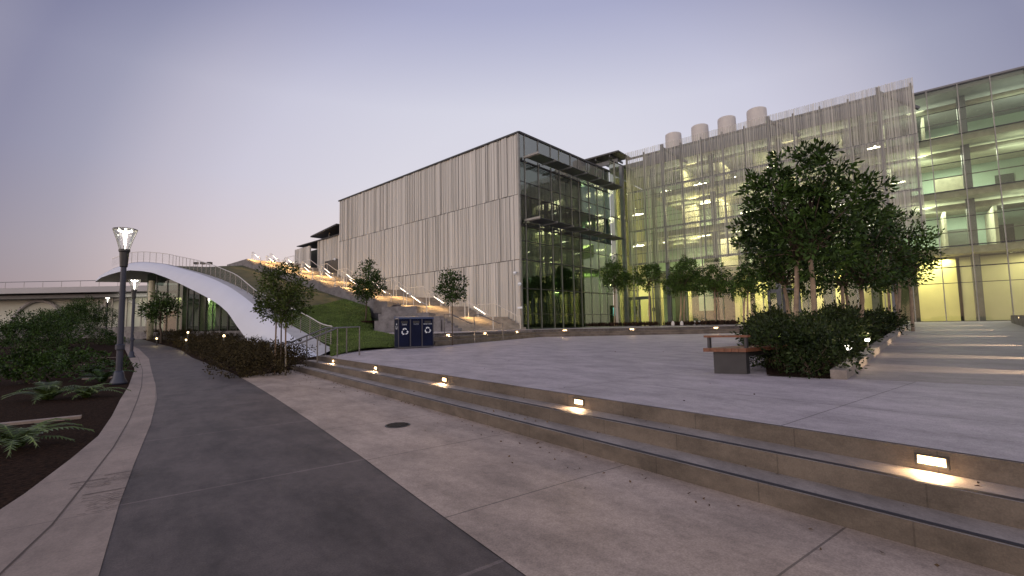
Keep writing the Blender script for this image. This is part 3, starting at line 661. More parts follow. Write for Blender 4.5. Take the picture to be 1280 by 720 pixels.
# perforated screen ------------------------------------------------------
SC = empty('perforated_screen', tuple(sf(10, 0, 6.6)), 'pale perforated metal screen hung in ribs before the lit glass hall', 'screen')
r_ = random.Random(21); PW = 21.0
for (z0, z1) in ((6.62, 9.85), (9.88, 13.6), (13.63, MT)):
    mb = MB(); x = 0.0; side = 0
    while x < PW:
        wd = r_.choice((.04, .06, .08, .10, .05)); d0 = side * .07; side = 1 - side; zt = z1 + (r_.uniform(0, .03) if z1 == MT else 0)
        y0 = -d0
        mb.poly([sf(x, y0, z0), sf(x + wd, y0 - .03, z0), sf(x + wd, y0 - .03, zt), sf(x, y0, zt)])
        x += wd + r_.choice((0, .01, .02, .0))
    build('mesh_panel', mb, screen_m, SC)
pm = MB()
for k in range(13):
    x = .05 + k * 1.735; strong = k in (2, 7, 11); wd = .24 if strong else .12
    pm.box(sf, x - wd / 2, x + wd / 2, .04, .04 + wd, 6.62, MT - (.0 if strong else .3))
build('post', pm, postm, SC)
hm = MB()
for z in (6.75, 9.86, 13.6, 16.9): hm.box(sf, 0, PW, .05, .17, z - .09, z + .09)
for z in (7.7, 8.8, 10.9, 11.9, 12.8, 14.9, 15.8): hm.box(sf, 0, PW, .06, .12, z - .035, z + .035)
build('rail', hm, postm, SC)
dm = MB()
for k in (2, 7, 11):
    x = .05 + k * 1.735
    dm.tube([sf(x, .25, 17.2), sf(x + 2.1, .35, 15.4)], .13, 6); dm.box(sf, x - .04, x + .04, .2, 1.5, 9.8, 9.95); dm.box(sf, x - .04, x + .04, .2, 1.5, 13.5, 13.65)
build('brace', dm, postm, SC)
# big columns carrying the screen down to the terrace
for k, xx in enumerate((.05 + 2 * 1.735, .05 + 7 * 1.735, .05 + 11 * 1.735)):
    c = empty('facade_column', tuple(sf(xx, .35, TER)), ['grey steel column left of the dark ground floor glass, nearest the doors', 'grey steel column under the screen behind the small planter trees', 'grey steel column under the screen behind the big right trees'][k], 'column', 'columns under the screen')
    build('shaft', MB().box(sf, xx - .16, xx + .16, .2, .5, TER, 6.7), postm, c); build('base_plate', MB().box(sf, xx - .24, xx + .24, .12, .58, TER, TER + .04), trim_m, c)
# door sets
def door_set(x, label):
    t = empty('entrance_door', tuple(sf(x, GY - .1, TER)), label, 'door', 'doors of the glass hall')
    mb = MB()
    for q in (0, 1.05, 2.1): mb.box(sf, x + q - .09, x + q + .09, GY - .22, GY - .15, TER, 3.75)
    mb.box(sf, x - .09, x + 2.19, GY - .22, GY - .15, 3.5, 3.8); build('door_frame', mb, postm, t)
    for q in (0, 1.05):
        l = build('door_leaf', MB().box(sf, x + q + .12, x + q + .93, GY - .19, GY - .17, TER + .1, 3.45), glass_main, t)
        build('handle', MB().tube([sf(x + q + .82, GY - .26, 1.9), sf(x + q + .82, GY - .26, 2.5)], .02, 6), rail_m, l)
door_set(sx(787, GY - .2), 'glass double door below the green exit sign'); door_set(sx(962, GY - .2), 'glass double door between the grey columns, behind the small trees')
ex = build('exit_sign', MB().box(sf, sx(782.5, 2.2), sx(787.5, 2.2), 2.2, 2.26, 3.2, 3.45), exit_e, label='small green glowing exit sign above the glass doors', cat='sign', origin=sf(.65, GY + .5, 3.55))
# restroom pictogram
sg = empty('door_sign', tuple(sf(sx(795.5), 3.36, 2.4)), 'dark person pictogram on the yellow wall behind the doors', 'sign')
build('pictogram', MB().lathe([(.0, -.14), (.13, -.07), (.13, .07), (0, .14)], sf(sx(795.5), 3.33, 2.85), 10).box(sf, sx(795.5) - .17, sx(795.5) + .17, 3.3, 3.38, 2.2, 2.65), trim_m, sg)
wd_ = build('wall_display', MB().box(sf, sx(816), sx(819), 3.28, 3.38, 2.4, 2.75), trim_m, label='small dark wall box on the yellow wall right of the pictogram', cat='display', origin=sf(sx(817), 3.3, 2.3))
tk = empty('information_kiosk', tuple(gf(14.9, 1.5, TER)), 'dark kiosk with a bluish screen inside the tall entry glazing', 'kiosk')
build('cabinet', MB().box(gf, 14.6, 15.2, 1.4, 1.7, TER, 3.0), trim_m, tk); build('display', MB().box(gf, 14.65, 15.15, 1.36, 1.395, 2.0, 2.8), screen_e, tk)
# pendants
pr = empty('ceiling_lamp', sf(3, 4, 9), 'x', 'ceiling lamp', 'ceiling lamps inside the glass hall')
build('diffuser', MB().box(frame(sf(3, 4, 0), DA), -.55, .55, -.06, .06, 8.88, 8.95).box(frame(sf(3, 4, 0), DA), -.06, .06, -.3, .3, 8.95, 8.98), pend_e, pr)
build('rod', MB().tube([sf(2.6, 4, 8.97), sf(2.6, 4, 9.3)], .012, 4).tube([sf(3.4, 4, 8.97), sf(3.4, 4, 9.3)], .012, 4), trim_m, pr)
pend_px = [(790, 241, 3.5), (797, 268, 3.2), (833, 239, 3), (836, 252, 6), (875, 230, 3), (880, 294, 4), (920, 222, 3), (883, 253, 6), (798, 307, 4), (836, 302, 5), (934, 265, 3), (968, 207, 4), (925, 288, 4), (1029, 199, 3), (1094, 184, 4), (1092, 281, 3), (1048, 256, 4), (1120, 228, 6)]
wherex = []
for i, (px, py, dep) in enumerate(pend_px):
    o_ = sf(0, dep, 0); q = PL(px, py, (o_.x, o_.y), DA)
    fl = 9.25 if q.z < 9.3 else (13.0 if q.z < 13.05 else 16.4)
    zz = min(q.z, fl - .02)
    lab = 'lit ceiling lamp, %s from the left on the %s floor seen through the screen'
    wherex.append((q.x, fl, q, zz))
cnt = {}
first = True
for (x, fl, q, zz) in sorted(wherex, key=lambda a: (a[1], a[0])):
    k = cnt.get(fl, 0); cnt[fl] = k + 1
    lab = 'lit ceiling lamp, %s from the left on the %s floor seen through the screen' % (ORD[k], {9.25: 'lowest screened', 13.0: 'middle screened', 16.4: 'top'}[fl])
    loc = (q.x, q.y, zz + .05)
    if first: pr.location = loc; pr['label'] = lab; first = False
    else: copy_tree(pr, loc, 0, lab)
for z, e in ((9.2, 1000), (12.95, 950), (16.2, 480)):
    for x in (6, 14, 22, 31): light('floor_glow', 'AREA', sf(x, 5.5, z), e if x < 20 else e * .75, (1, .88, .56) if x < 20 else (.93, 1, .80), MBD, size=5, size_y=3, d=(0, 0, -1))
for x, e_ in ((3.2, 300), (10.5, 330), (15.3, 360), (21, 300), (26, 120), (31.5, 90)): light('ground_glow', 'AREA', sf(x, 2.5, 5.3), e_, (1, .88, .46), MBD, size=3, size_y=.7, d=(0, 0, -1))
for x in (4.5, 10, 15.5, 21, 26.5, 32):
    for z, e_ in ((8.6, 130), (12.3, 130), (15.3, 90)): light('ceiling_fill', 'AREA', sf(x, 4.5, z), e_ * (1 if x < 20 else .8), (.95, 1, .62) if x < 20 else (.85, 1, .80), MBD, size=4, size_y=3, d=(0, 0, 1))  # added upward fill, no fixture, brightens the hall ceilings
light('atrium_glow', 'AREA', gf(15, 4, 15.8), 700, (1, .86, .42), MBD, size=3, size_y=3, d=(0, 0, -1))
light('atrium_glow', 'AREA', gf(15, 2.5, 6.5), 380, (1, .86, .42), MBD, size=2.5, size_y=2, d=(0, 0, -1))
# roof vents
vents = [(841.5, 168, 22), (874.5, 158, 23), (908, 148, 24), (945.5, 137.5, 26)]
for i, (px, py, wpx) in enumerate(vents):
    o_ = sf(0, 4.2, 0); q = PL(px, py, (o_.x, o_.y), DA); rad = wpx / F_PX * q.y * .45
    v = empty('roof_vent', (q.x, q.y, 17.0), 'pale drum-shaped roof vent, %s of the four from the left' % ORD[i], 'vent', 'roof vents on the glass hall')
    build('drum', MB().lathe([(rad * 1.03, 0), (rad, q.z - 17.15), (rad * .985, q.z - 17.05), (rad * .9, q.z - 17.0)], (q.x, q.y, 17.0), 28), vent_m, v, smooth=False)
    build('base_collar', MB().lathe([(rad * 1.1, 0), (rad * 1.1, .15)], (q.x, q.y, 17.0), 28), soffit_m, v)

# ------------------------------------------------------------------ stair along the wall
T0, MR, RISE, RUN, NFL = -.4, 4.186, .9, 1.98, 9
def sz(t): return TER + RISE / MR * (t - T0)
SR = empty('hillside_stair', tuple(wfm(2, 3, TER)), 'long concrete stair climbing beside the ribbed wall in short lit flights', 'staircase')
stf = MB(); z = TER; t0 = T0
prof = []       # (t, z)
for f_ in range(NFL):
    for s in range(6):
        prof.append((t0 + s * .33, z)); z += .15; prof.append((t0 + s * .33, z))
    t0 += MR
prof.append((t0 + 4, z)); ZTOP = z
for (a, b) in zip(prof[:-1], prof[1:]):
    stf.poly([wfm(a[0], .13, a[1]), wfm(a[0], 6, a[1]), wfm(b[0], 6, b[1]), wfm(b[0], .13, b[1])])
build('step', stf, stair_m, SR)
cw = MB()
for (a, b) in zip(prof[:-1], prof[1:]):
    if b[0] > a[0]: cw.hexa([wfm(a[0], 6, a[1] - 2.5), wfm(a[0], 6.3, a[1] - 2.5), wfm(b[0], 6.3, b[1] - 2.5), wfm(b[0], 6, b[1] - 2.5), wfm(a[0], 6, a[1] + .05), wfm(a[0], 6.3, a[1] + .05), wfm(b[0], 6.3, b[1] + .05), wfm(b[0], 6, b[1] + .05)])
build('cheek_wall', cw, block_m, SR)
# handrails of the stair
def flight_rail(wy, f_, label, group, lit, t_off=0, flat=True):
    ta = T0 + f_ * MR - .25 + t_off; tb = T0 + f_ * MR + RUN + .05 + t_off; za = TER + f_ * RISE; zb = za + RISE
    o = empty('handrail', tuple(wfm(ta, wy, za)), label, 'handrail', group)
    top = MB().tube([wfm(ta, wy, za + .05), wfm(ta, wy, za + .93), wfm(ta + .3, wy, za + .95), wfm(tb, wy, zb + .95), wfm(tb + (MR - RUN - .45 if flat else .35), wy, zb + .95), wfm(tb + (MR - RUN - .45 if flat else .35), wy, zb + .02)], .032, 6)
    build('rail_tube', top, rail_m, o)
    build('post', MB().tube([wfm(tb, wy, zb - .05), wfm(tb, wy, zb + .95)], .024, 6), rail_m, o)
    if lit:
        build('led_strip', MB().tube([wfm(ta + .7, wy, za + .95 + .10), wfm(tb - .55, wy, zb + .66)], .02, 5), led_e, o)
    return o
for f_ in range(NFL):
    w_ = ORD[f_] + ' flight from the bottom'
    flight_rail(1.0, f_, 'plain steel handrail by the ribbed wall, ' + w_, 'handrails along the ribbed wall', False)
    flight_rail(3.6, f_, 'steel handrail with lit underside in the stair middle, ' + w_, 'lit handrails in the stair middle', True, flat=False)
    if f_ > 0: flight_rail(5.5, f_, 'steel handrail with lit underside on the lawn side, ' + w_, 'lit handrails on the lawn side', True, t_off=.1, flat=False)
    tm = T0 + f_ * MR + 1.0; zm = TER + f_ * RISE + 1.05
    for wy in ((3.6, 5.5) if f_ else (3.6,)):
        light('rail_led', 'AREA', wfm(tm, wy, zm + .22), 60 if f_ < 5 else 85, (1, .62, .24), SR, size=1.7, size_y=.06, d=(0, 0, -1))
# handrails down the terrace steps
for i, (px, n_) in enumerate(((566, 'left'), (603, 'right'))):
    a = FP[1]; b = FP[2]; u = unit((b[0] - a[0], b[1] - a[1])); n = (u[1], -u[0]); d = ray(px, 420); tt = (n[0] * a[0] + n[1] * a[1]) / (n[0] * d[0] + n[1] * d[1]); x, y = d[0] * tt, d[1] * tt
    fr = frame((x, y), n)
    o = empty('handrail', (x, y, .6), n_ + ' short steel handrail on the far steps behind the small tree', 'handrail', 'handrails on the far steps')
    build('rail_tube', MB().tube([fr(-.5, 0, TER), fr(-.5, 0, TER + .9), fr(-.1, 0, TER + .9), fr(1.0, 0, TER + .43), fr(1.25, 0, TER + .43), fr(1.25, 0, .55)], .024, 6), dkrail_m, o)
# near-step handrails (left end)
for i, s in enumerate((16.6, 15.3)):
    fr = frame(SK(3.6, s), SN)
    o = empty('handrail', fr(0, 0, 0), ['steel handrail nearer the white curved fascia at the left end of the near steps', 'steel handrail farther from the white fascia at the left end of the near steps'][i], 'handrail', 'handrails at the left end of the near steps')
    ex_ = .0
    build('rail_tube', MB().tube([fr(-.55, 0, 0), fr(-.55, 0, .88), fr(-.2, 0, .9), fr(.95, 0, 1.36), fr(1.65, 0, 1.38), fr(1.65, 0, .46)], .024, 8), dkrail_m, o)
    build('post', MB().tube([fr(.35, 0, .15), fr(.35, 0, 1.12)], .022, 6), dkrail_m, o)
    build('post', MB().tube([fr(.95, 0, .45), fr(.95, 0, 1.35)], .022, 6), dkrail_m, o)
# seat blocks beside the stair
bl = empty('block_seating', (-6, 30, TER), 'stack of big dark concrete seat blocks between lawn and stair', 'seating')
for i, (pl, pr_, pyt, D, zb) in enumerate(((468, 551, 401.0, 29.0, .7), (473, 536, 392, 29.7, 1.5), (477, 521, 383.5, 30.5, 2.0), (467, 484, 377, 31.2, 2.3))):
    a = PL(pl, pyt, (0, D), (1, 0)); b = PL(pr_, pyt, (0, D), (1, 0))
    build('seat_block', MB().box(ID, a.x, b.x, D, D + 3.2, zb, a.z), block_m, bl)

# ------------------------------------------------------------------ white curved fascia roof (pavilion)
plan = [(-7.0, 18.9), (-13.4, 25.3), (-24, 35.4), (-35, 45.6), (-44, 50.5), (-47.5, 51.6)]
seglen = [0]
for a, b in zip(plan[:-1], plan[1:]): seglen.append(seglen[-1] + math.dist(a, b))
def plan_at(u, off=0):
    u = max(0, min(seglen[-1] - 1e-6, u)); i = max(k for k in range(len(plan) - 1) if seglen[k] <= u)
    a, b = plan[i], plan[i + 1]; t = (u - seglen[i]) / (seglen[i + 1] - seglen[i]); d = unit((b[0] - a[0], b[1] - a[1]))
    # smooth normals
    def sdir(k):
        p, q = plan[max(0, k - 1)], plan[min(len(plan) - 1, k + 1)]; return unit((q[0] - p[0], q[1] - p[1]))
    d0, d1 = sdir(i), sdir(i + 1); d = unit((d0[0] * (1 - t) + d1[0] * t, d0[1] * (1 - t) + d1[1] * t)); n = (d[1], -d[0])  # right of travel (inland)
    n = (-n[0], -n[1]) if n[1] < 0 else n
    return (a[0] + (b[0] - a[0]) * t + n[0] * off, a[1] + (b[1] - a[1]) * t + n[1] * off)
def hit(px, py, off):
    d = ray(px, py); best = None; U = np.linspace(0, seglen[-1], 600); prev = None
    for u in U:
        p = plan_at(u, off); c = p[0] * d[1] - p[1] * d[0]
        if prev is not None and prev[1] * c <= 0:
            t = prev[1] / (prev[1] - c + 1e-12); uu = prev[0] + (u - prev[0]) * t; q = plan_at(uu, off); return uu, EYE + d[2] / d[1] * q[1]
        prev = (u, c)
    return None
def curve(pxl, off):
    L = [hit(a, b, off) for a, b in pxl]; L = sorted([l for l in L if l]); return np.array(L)
low = curve([(118.5, 352.6), (126, 347), (135, 343.7), (150.6, 339.4), (162, 337.8), (178, 338.8), (193, 341.7), (209, 347.5), (224.5, 354.4), (240, 362), (255.6, 370), (267, 376.7), (275, 382), (285, 391), (294.5, 405.3), (310, 426.7), (320, 438), (327, 444.5)], 0)
upp = curve([(119.5, 350.5), (135, 338.8), (150.6, 332.4), (168, 328), (183.7, 327.7), (205, 330), (224.5, 335), (248, 341.7), (271, 350.5), (288.7, 359.5), (306, 371.5), (325, 387.5), (355, 412.5), (380, 431), (399, 447)], .9)
krb = curve([(119.5, 349.5), (135, 338.2), (150.6, 331.8), (168, 327.4), (183.7, 327.2), (205, 329.4), (224.5, 334), (248, 340.2), (271, 348.5), (300, 362.5), (325, 385), (340, 393), (362.5, 406), (390, 420), (411, 435)], 1.7)
NU = 90; u_end = low[-1, 0]
zl = lambda u: float(np.interp(u, low[:, 0], low[:, 1])) if u > low[0, 0] else -.05
zu = lambda u: float(np.interp(u, upp[:, 0], upp[:, 1])); zk = lambda u: float(np.interp(u, krb[:, 0], krb[:, 1]))
PV = empty('white_curved_roof', (*plan_at(20), 0), 'sweeping white curved roof edge running from the ground up over the glass pavilion', 'roof')
us = [max(0.0, upp[0, 0]) + (u_end - upp[0, 0]) * i / NU for i in range(NU + 1)]
def sm(f, u, w_=.9): return sum(f(u + k * w_) for k in (-1, -.5, 0, .5, 1)) / 5
rows = []
for u in us:
    a = plan_at(u, 0); b = plan_at(u, .9); z0 = zl(u); z1 = sm(zu, u); z0 = min(z0, z1 - .12) if u > 2 else z0
    z0s = max(-.05, z0)
    mid = ((a[0] + b[0]) / 2, (a[1] + b[1]) / 2); dm_ = unit((b[0] - a[0] + 1e-9, b[1] - a[1])); bul = .10
    rows.append([(a[0], a[1], z0s), (a[0] * .75 + b[0] * .25 - dm_[0] * bul * .7, a[1] * .75 + b[1] * .25 - dm_[1] * bul * .7, z0s * .7 + z1 * .3), (mid[0] - dm_[0] * bul, mid[1] - dm_[1] * bul, (z0s * .4 + z1 * .6)), (a[0] * .2 + b[0] * .8 - dm_[0] * .04, a[1] * .2 + b[1] * .8 - dm_[1] * .04, z0s * .1 + z1 * .9), (b[0], b[1], z1)])
build('fascia', MB().grid(rows), white_m, PV, smooth=True)
build('kerb', MB().grid([[(*plan_at(u, .9), sm(zu, u)), (*plan_at(u, 1.7), max(sm(zk, u), sm(zu, u) - .1))] for u in us]), kerb_m, PV)
build('kerb_side', MB().grid([[(*plan_at(u, 1.7), max(sm(zk, u), sm(zu, u) - .1)), (*plan_at(u, 1.72), max(-.2, sm(zk, u) - .8))] for u in us]), kerb_m, PV)
# soffit
rows = []
for u in us:
    if zl(u) < .3: continue
    a = plan_at(u, 0); rows.append([(a[0], a[1], zl(u)), (a[0] + .2 * 1, a[1] + .25, zl(u) + .02), (a[0] + EF[0] * 6, a[1] + EF[1] * 6, zl(u) + .25), (a[0] + EF[0] * 9, a[1] + EF[1] * 9, zl(u) + .25)])
build('soffit', MB().grid(rows), soffit_m, PV)
# pavilion interior
PG = empty('glass_pavilion', (*plan_at(25, 4), 1.2), 'glazed pavilion under the white curved roof with lit yellow, orange and green bays', 'pavilion')
pw = lambda u, off, z: Vector((*plan_at(u, off), z))
UA, UB = low[np.searchsorted(low[:, 1], 1.6), 0] if False else 9.0, hit(183, 380, 3.0)[0]
fg = MB(); dk = MB(); fl_ = MB(); cl = MB()
UB = min(UB, seglen[-1] - 3)
nb = 18
for i in range(nb):
    u0 = UA + (UB - UA) * i / nb; u1 = UA + (UB - UA) * (i + 1) / nb; zt = max(1.5, zl((u0 + u1) / 2) + .5)
    fg.hexa([pw(u0, 3, 1.3), pw(u1, 3, 1.3), pw(u1, 3.03, 1.3), pw(u0, 3.03, 1.3), pw(u0, 3, zt), pw(u1, 3, zt), pw(u1, 3.03, zt), pw(u0, 3.03, zt)])
    build('mullion', MB().box(frame(plan_at(u0, 2.95), (1, 0)), -.03, .03, -.03, .03, 1.3, zt), trim_m, PG)
build('glazing', fg, glass_pav, PG)
build('plinth', MB().grid([[pw(u, 2.2, -.1), pw(u, 2.2, 1.3), pw(u, 3.2 + 5 * min(1, max(0, (u - UA - 3) / 8)), 1.3)] for u in np.linspace(UA + .5, seglen[-1], 30)]), block_m, PG)
def wallseg(u0, u1, off, z0, z1, m, name):
    zz = lambda u: min(z1, zl(u) + .3)
    build(name, MB().grid([[pw(u, off, z0), pw(u, off, max(z0 + .3, zz(u)))] for u in np.linspace(u0, u1, 8)]), m, PG)
up = lambda px: hit(px, 385, 4.5)[0]
wallseg(up(222), up(205), 4.5, 1.3, 3.6, orange_m, 'orange_timber_wall')
wallseg(up(229), up(223), 4.3, 1.3, 6.8, cream_m, 'cream_wall')
wallseg(up(250), up(241), 6, 1.3, 5.8, yel2_m, 'yellow_wall')
wallseg(UA, up(183), 8, 1.3, 7, int_dark, 'back_wall')
wallseg(up(196), up(184), 6.0, 1.3, 4.0, far_lit, 'pale_wall')
q = hit(189, 380, 1.6)
build('column', MB().tube([pw(q[0], 1.6, .2), pw(q[0], 1.6, 6.6)], .28, 14), cream_m, PG, smooth=True)
for u_, e_, c_ in ((up(212), 110, (1, .50, .15)), (up(245), 150, (.8, 1, .4)), (up(262), 50, (.5, 1, .5)), (up(228), 70, (1, .85, .5)), (up(192), 110, (.95, 1, .75))):
    light('pavilion_glow', 'AREA', pw(u_, 4.4, max(2.2, min(5, zl(u_) - .3))), e_, c_, PG, size=1.6, size_y=1.0, d=(0.2, .3, -1))
# terrace wall below the pavilion lit low lights
for i, (px, py) in enumerate(((235, 416.5), (280, 421), (233, 426), (196, 424))):
    h = hit(px, py, -1.5); p = plan_at(h[0], -1.5); zb = zg(*p)
    t = empty('garden_light', (p[0], p[1], zb), ['small lit bollard in the shrubs left of the pavilion rail', 'tall lit bollard light in the shrubs under the white roof edge', 'lowest lit garden light among the shrubs by the path', 'lit garden light under the small dark tree'][i], 'garden light', 'garden lights before the pavilion')
    hh = max(.25, h[1] - zb); build('post', MB().lathe([(.05, 0), (.05, hh)], (p[0], p[1], zb), 8), trim_m, t); build('lens', MB().lathe([(.05, hh), (.05, hh + .1)], (p[0], p[1], zb), 8), warm_e, t)
    light('garden_lamp', 'POINT', Vector((p[0], p[1] - .15, zb + hh + .1)), 9, (1, .8, .4), t, size=.08)
# railing on the roof edge
RL = empty('roof_edge_railing', (*plan_at(20, 1.6), 3), 'thin steel railing following the curve of the white roof', 'railing')
top = [Vector((*plan_at(u, 1.5), sm(zk, u) + 1.05)) for u in us]; bot = [Vector((*plan_at(u, 1.5), sm(zk, u) + .12)) for u in us]
build('top_rail', MB().tube(top, .03, 6), rail_m, RL)
mm = MB()
for k in range(1, 9): mm.tube([b.lerp(t, k / 9) for b, t in zip(bot, top)], .0065, 3, cap=False)
build('cable_infill', mm, cable_m, RL)
L_ = us[-1]; k = 0; u = us[0] + .1
while u < us[-1]:
    build('post', MB().tube([(*plan_at(u, 1.5), sm(zk, u) - .1), (*plan_at(u, 1.5), sm(zk, u) + 1.05)], .02, 5), dkrail_m, RL); u += 1.25
# dark floodlight boxes on the roof edge
for i, px in enumerate((245, 253.5, 262)):
    h = hit(px, 329, 2.6); p = plan_at(h[0], 2.6); z_ = h[1]; fr = frame((p[0], p[1], z_), (1, 0))
    t = empty('rooftop_box', (p[0], p[1], z_ - .3), ['left', 'middle', 'right'][i] + ' one of three small black boxes above the curved roof', 'floodlight', 'black boxes above the curved roof')
    build('housing', MB().box(fr, -.17, .17, -.15, .15, -.10, .10), trim_m, t); build('stem', MB().tube([(p[0], p[1], z_ - .12), (p[0], p[1], z_ - 1.3)], .02, 5), trim_m, t)

# ------------------------------------------------------------------ lawn hill
def kc(px, py=400): u = hit(px, py, 1.75)[0]; return Vector((*plan_at(u, 1.75), sm(zk, u) - .08))
def se(t): return Vector((*wfm(t, 6.3, 0).xy, sz(t) - .28))
kf = Vector((*plan_at(.9, 1.75), .47))
u0_ = krb[0, 0]
A = [Vector((-5.75, 15.0, .455)), Vector((*plan_at(u0_, 1.75), .50)), kc(390), kc(365), kc(335), kc(300), kc(265), kc(235), kc(212), kc(180), kc(140)]
B = [Vector((-3.9, 20.9, .545)), Vector((-5.6, 24.0, .86)), Vector((-8.7, 29.6, 1.12)), se(9.4), se(13), se(18), se(23.5), se(29), se(36), se(42), se(54)]
for q in B[9:]: q.z = B[8].z - .3
rows = []
NR, NC = 8, 30
def cat(P, i, t):
    p0, p1, p2, p3 = P[max(0, i - 1)], P[i], P[i + 1], P[min(len(P) - 1, i + 2)]
    return .5 * ((2 * p1) + (-p0 + p2) * t + (2 * p0 - 5 * p1 + 4 * p2 - p3) * t * t + (-p0 + 3 * p1 - 3 * p2 + p3) * t ** 3)
for i in range(len(A) - 1):
    for q in range(NR):
        t = q / NR; a = A[i].lerp(A[i + 1], t) ; b = B[i].lerp(B[i + 1], t)
        row = []
        for c in range(NC + 1):
            v = c / NC; p = a.lerp(b, v); bump = math.sin(math.pi * v) * (-.12 if i > 1 else -.0)
            if i < 3: bump = .05 * math.sin(math.pi * v)
            if i == 0:
                w0 = (1 - t) * (-1.0) * math.sin(math.pi * min(1, v * 1.0)) ; p.x += w0 * .8; p.y += -w0 * .1
            nz = .05 * math.sin(p.x * 1.3 + p.y * .7) * math.sin(p.y * .9) * math.sin(math.pi * v)
            row.append((p.x, p.y, p.z + bump + nz))
        rows.append(row)
ng = NR * 4
hill1 = MB().grid(rows[:ng + 1]); hill2 = MB().grid(rows[ng:])
build('lawn_slope', hill1, grass_m, smooth=True, kind='structure'); build('upper_hill', hill2, dry_m, smooth=True, kind='structure')
bvh = BVHTree.FromPolygons([Vector(v) for v in hill1.v], hill1.f)
# grass blades
gp = []; tries = 0
fa = [f for f in hill1.f]; V = np.array(hill1.v)
ar = np.array([np.linalg.norm(np.cross(V[f[1]] - V[f[0]], V[f[3]] - V[f[0]])) for f in fa]); dist = np.array([max(8, V[f[0]][1]) for f in fa]); wgt = ar / dist ** 1.2; wgt /= wgt.sum()
ch = rng.choice(len(fa), 60000, p=wgt); uv = rng.uniform(0, 1, (60000, 2))
F = np.array(fa)[ch]; a_, b_, c_, d_ = V[F[:, 0]], V[F[:, 1]], V[F[:, 2]], V[F[:, 3]]
P = (a_ * (1 - uv[:, :1]) + b_ * uv[:, :1]) * (1 - uv[:, 1:]) + (d_ * (1 - uv[:, :1]) + c_ * uv[:, :1]) * uv[:, 1:]
leaf_mesh('grass_blades', P - [0, 0, .01], np.tile([0, 0, 1.0], (len(P), 1)), .09, .022, blade_m, None, up=.6, label='short green grass covering the lawn slope', cat='grass', kind='stuff')

# ------------------------------------------------------------------ beds
build('left_bed', MB().grid([[(a[0] + -40 * .8, a[1] - 40 * .6, zg(*a) - .02), (a[0] - 3, a[1] - 2.2, zg(*a) + .02), (a[0], a[1], zg(*a) - .012)] for a in bandL]), mulch_m, kind='structure')
bedR = [(-7.7, 13.55), (-9.0, 15.2), (-16.2, 24.0), (-22.4, 31.8), (-31.5, 41.6), (-45, 56.5)]
bedI = [SK(3.95, 17.3), (-7.0, 17.5), (-13, 25.5), (-21, 34), (-33.5, 45), (-43, 55)]
build('right_bed', MB().grid([[(*a, zg(*a) - .01), ((a[0] + b[0]) / 2, (a[1] + b[1]) / 2, zg(*a) + .06), (*b, zg(*a) + .04), (b[0] + 3, b[1] + 3, zg(*a) + .04)] for a, b in zip(bedR, bedI)]), mulch_m, kind='structure')
# rose / shrub bed between path and roof
shr = []
def inb(px, py): return Z(px, py, .05)
bushpx = [(200, 430), (212, 433), (226, 434), (240, 439), (222, 428), (254, 443), (243, 431), (268, 449), (262, 436), (258, 427), (284, 456), (277, 442), (300, 463), (293, 450), (285, 436), (308, 470), (316, 457), (306, 444), (330, 470), (334, 458), (322, 449), (298, 433), (347, 466), (358, 458), (272, 430)]
descr = ['rust-tinged', 'brown-green', 'dull olive', 'dark russet']
placew = ['where the path vanishes', 'along the far path edge', 'before the pavilion wall', 'beside the middle of the path', 'below the white roof edge', 'along the near path edge', 'at the foot of the white fascia', 'by the staked tree']
order = sorted(range(len(bushpx)), key=lambda i: bushpx[i][0])
for n_, i in enumerate(order):
    px, py = bushpx[i]; p = Z(px, py, .0); p.z = zg(p.x, p.y); D_ = p.y
    s = .5 + .016 * D_
    blob_bush('garden_shrub', p, s * rnd.uniform(.8, 1.1), rnd.uniform(.5, .75) + .006 * D_, 'low %s shrub %s, %s from the pavilion end' % (descr[n_ % 4], placew[min(7, n_ * 8 // len(order))], NTH[n_]), 'shrub', 'low shrubs beside the path', rose_m, leaf=(.06 + .001 * D_, .045), per=17, leaves=14, spread=.15, stems=3)
# pale flowers in shrubs
# left bed plants --------------------------------------------------------
def fern(px, py, size, label, m=fern_m, fr_n=16, wdt=.16, zb=0.0, name='fern_plant', cat='fern', group='leafy plants in the left bed'):
    p = Z(px, py, zb); t = empty(name, p, label, cat, group); mb = MB()
    for k in range(fr_n):
        a = k / fr_n * 6.283 + rnd.uniform(-.2, .2); L = size * rnd.uniform(.75, 1.1); el = rnd.uniform(.7, 1.25); pts = []
        for j in range(9):
            s = j / 8; r_ = L * s * math.cos(el * (1 - s * .25)) * 1.0; zz = L * (math.sin(el) * s - .62 * s * s)
            pts.append(Vector((p.x + math.cos(a) * r_, p.y + math.sin(a) * r_, p.z + zz)))
        sd_ = Vector((-math.sin(a), math.cos(a), 0))
        for j in range(1, 9):
            q = pts[j]; dr = (pts[j] - pts[j - 1]); wl = wdt * size * math.sin(math.pi * (j / 8) ** .8 * .92 + .1)
            for sg_ in (-1, 1):
                for h_ in (0, .5):
                    b = pts[j - 1].lerp(q, h_); e = b + sd_ * sg_ * wl + dr * .7 - Vector((0, 0, .02)); mb.poly([b, b + dr * .42, e])
        mb.tube(pts[::2], [.008] * 5, 3)
    build('frond', mb, m, t); return t
fern(104, 452, 1.0, 'bright green arching fern at the outer edge of the left bed, highest in the photo')
fern(108, 497, .8, 'bright green fern low at the outer edge of the left bed')
fern(128, 478, .95, 'dark spiky fern in front of the nearer lamp post', leafd_m)
fern(118, 468, .9, 'dark fern behind the spiky one in the left bed', leafd_m)
fern(139, 458, .7, 'small dark fern between the two lamp posts', leafd_m)
fern(60, 500, 1.0, 'large green fern at the far left of the bed, beyond the band', fern_m)
fern(20, 560, .8, 'green fern at the lower left corner of the bed', fern_m)
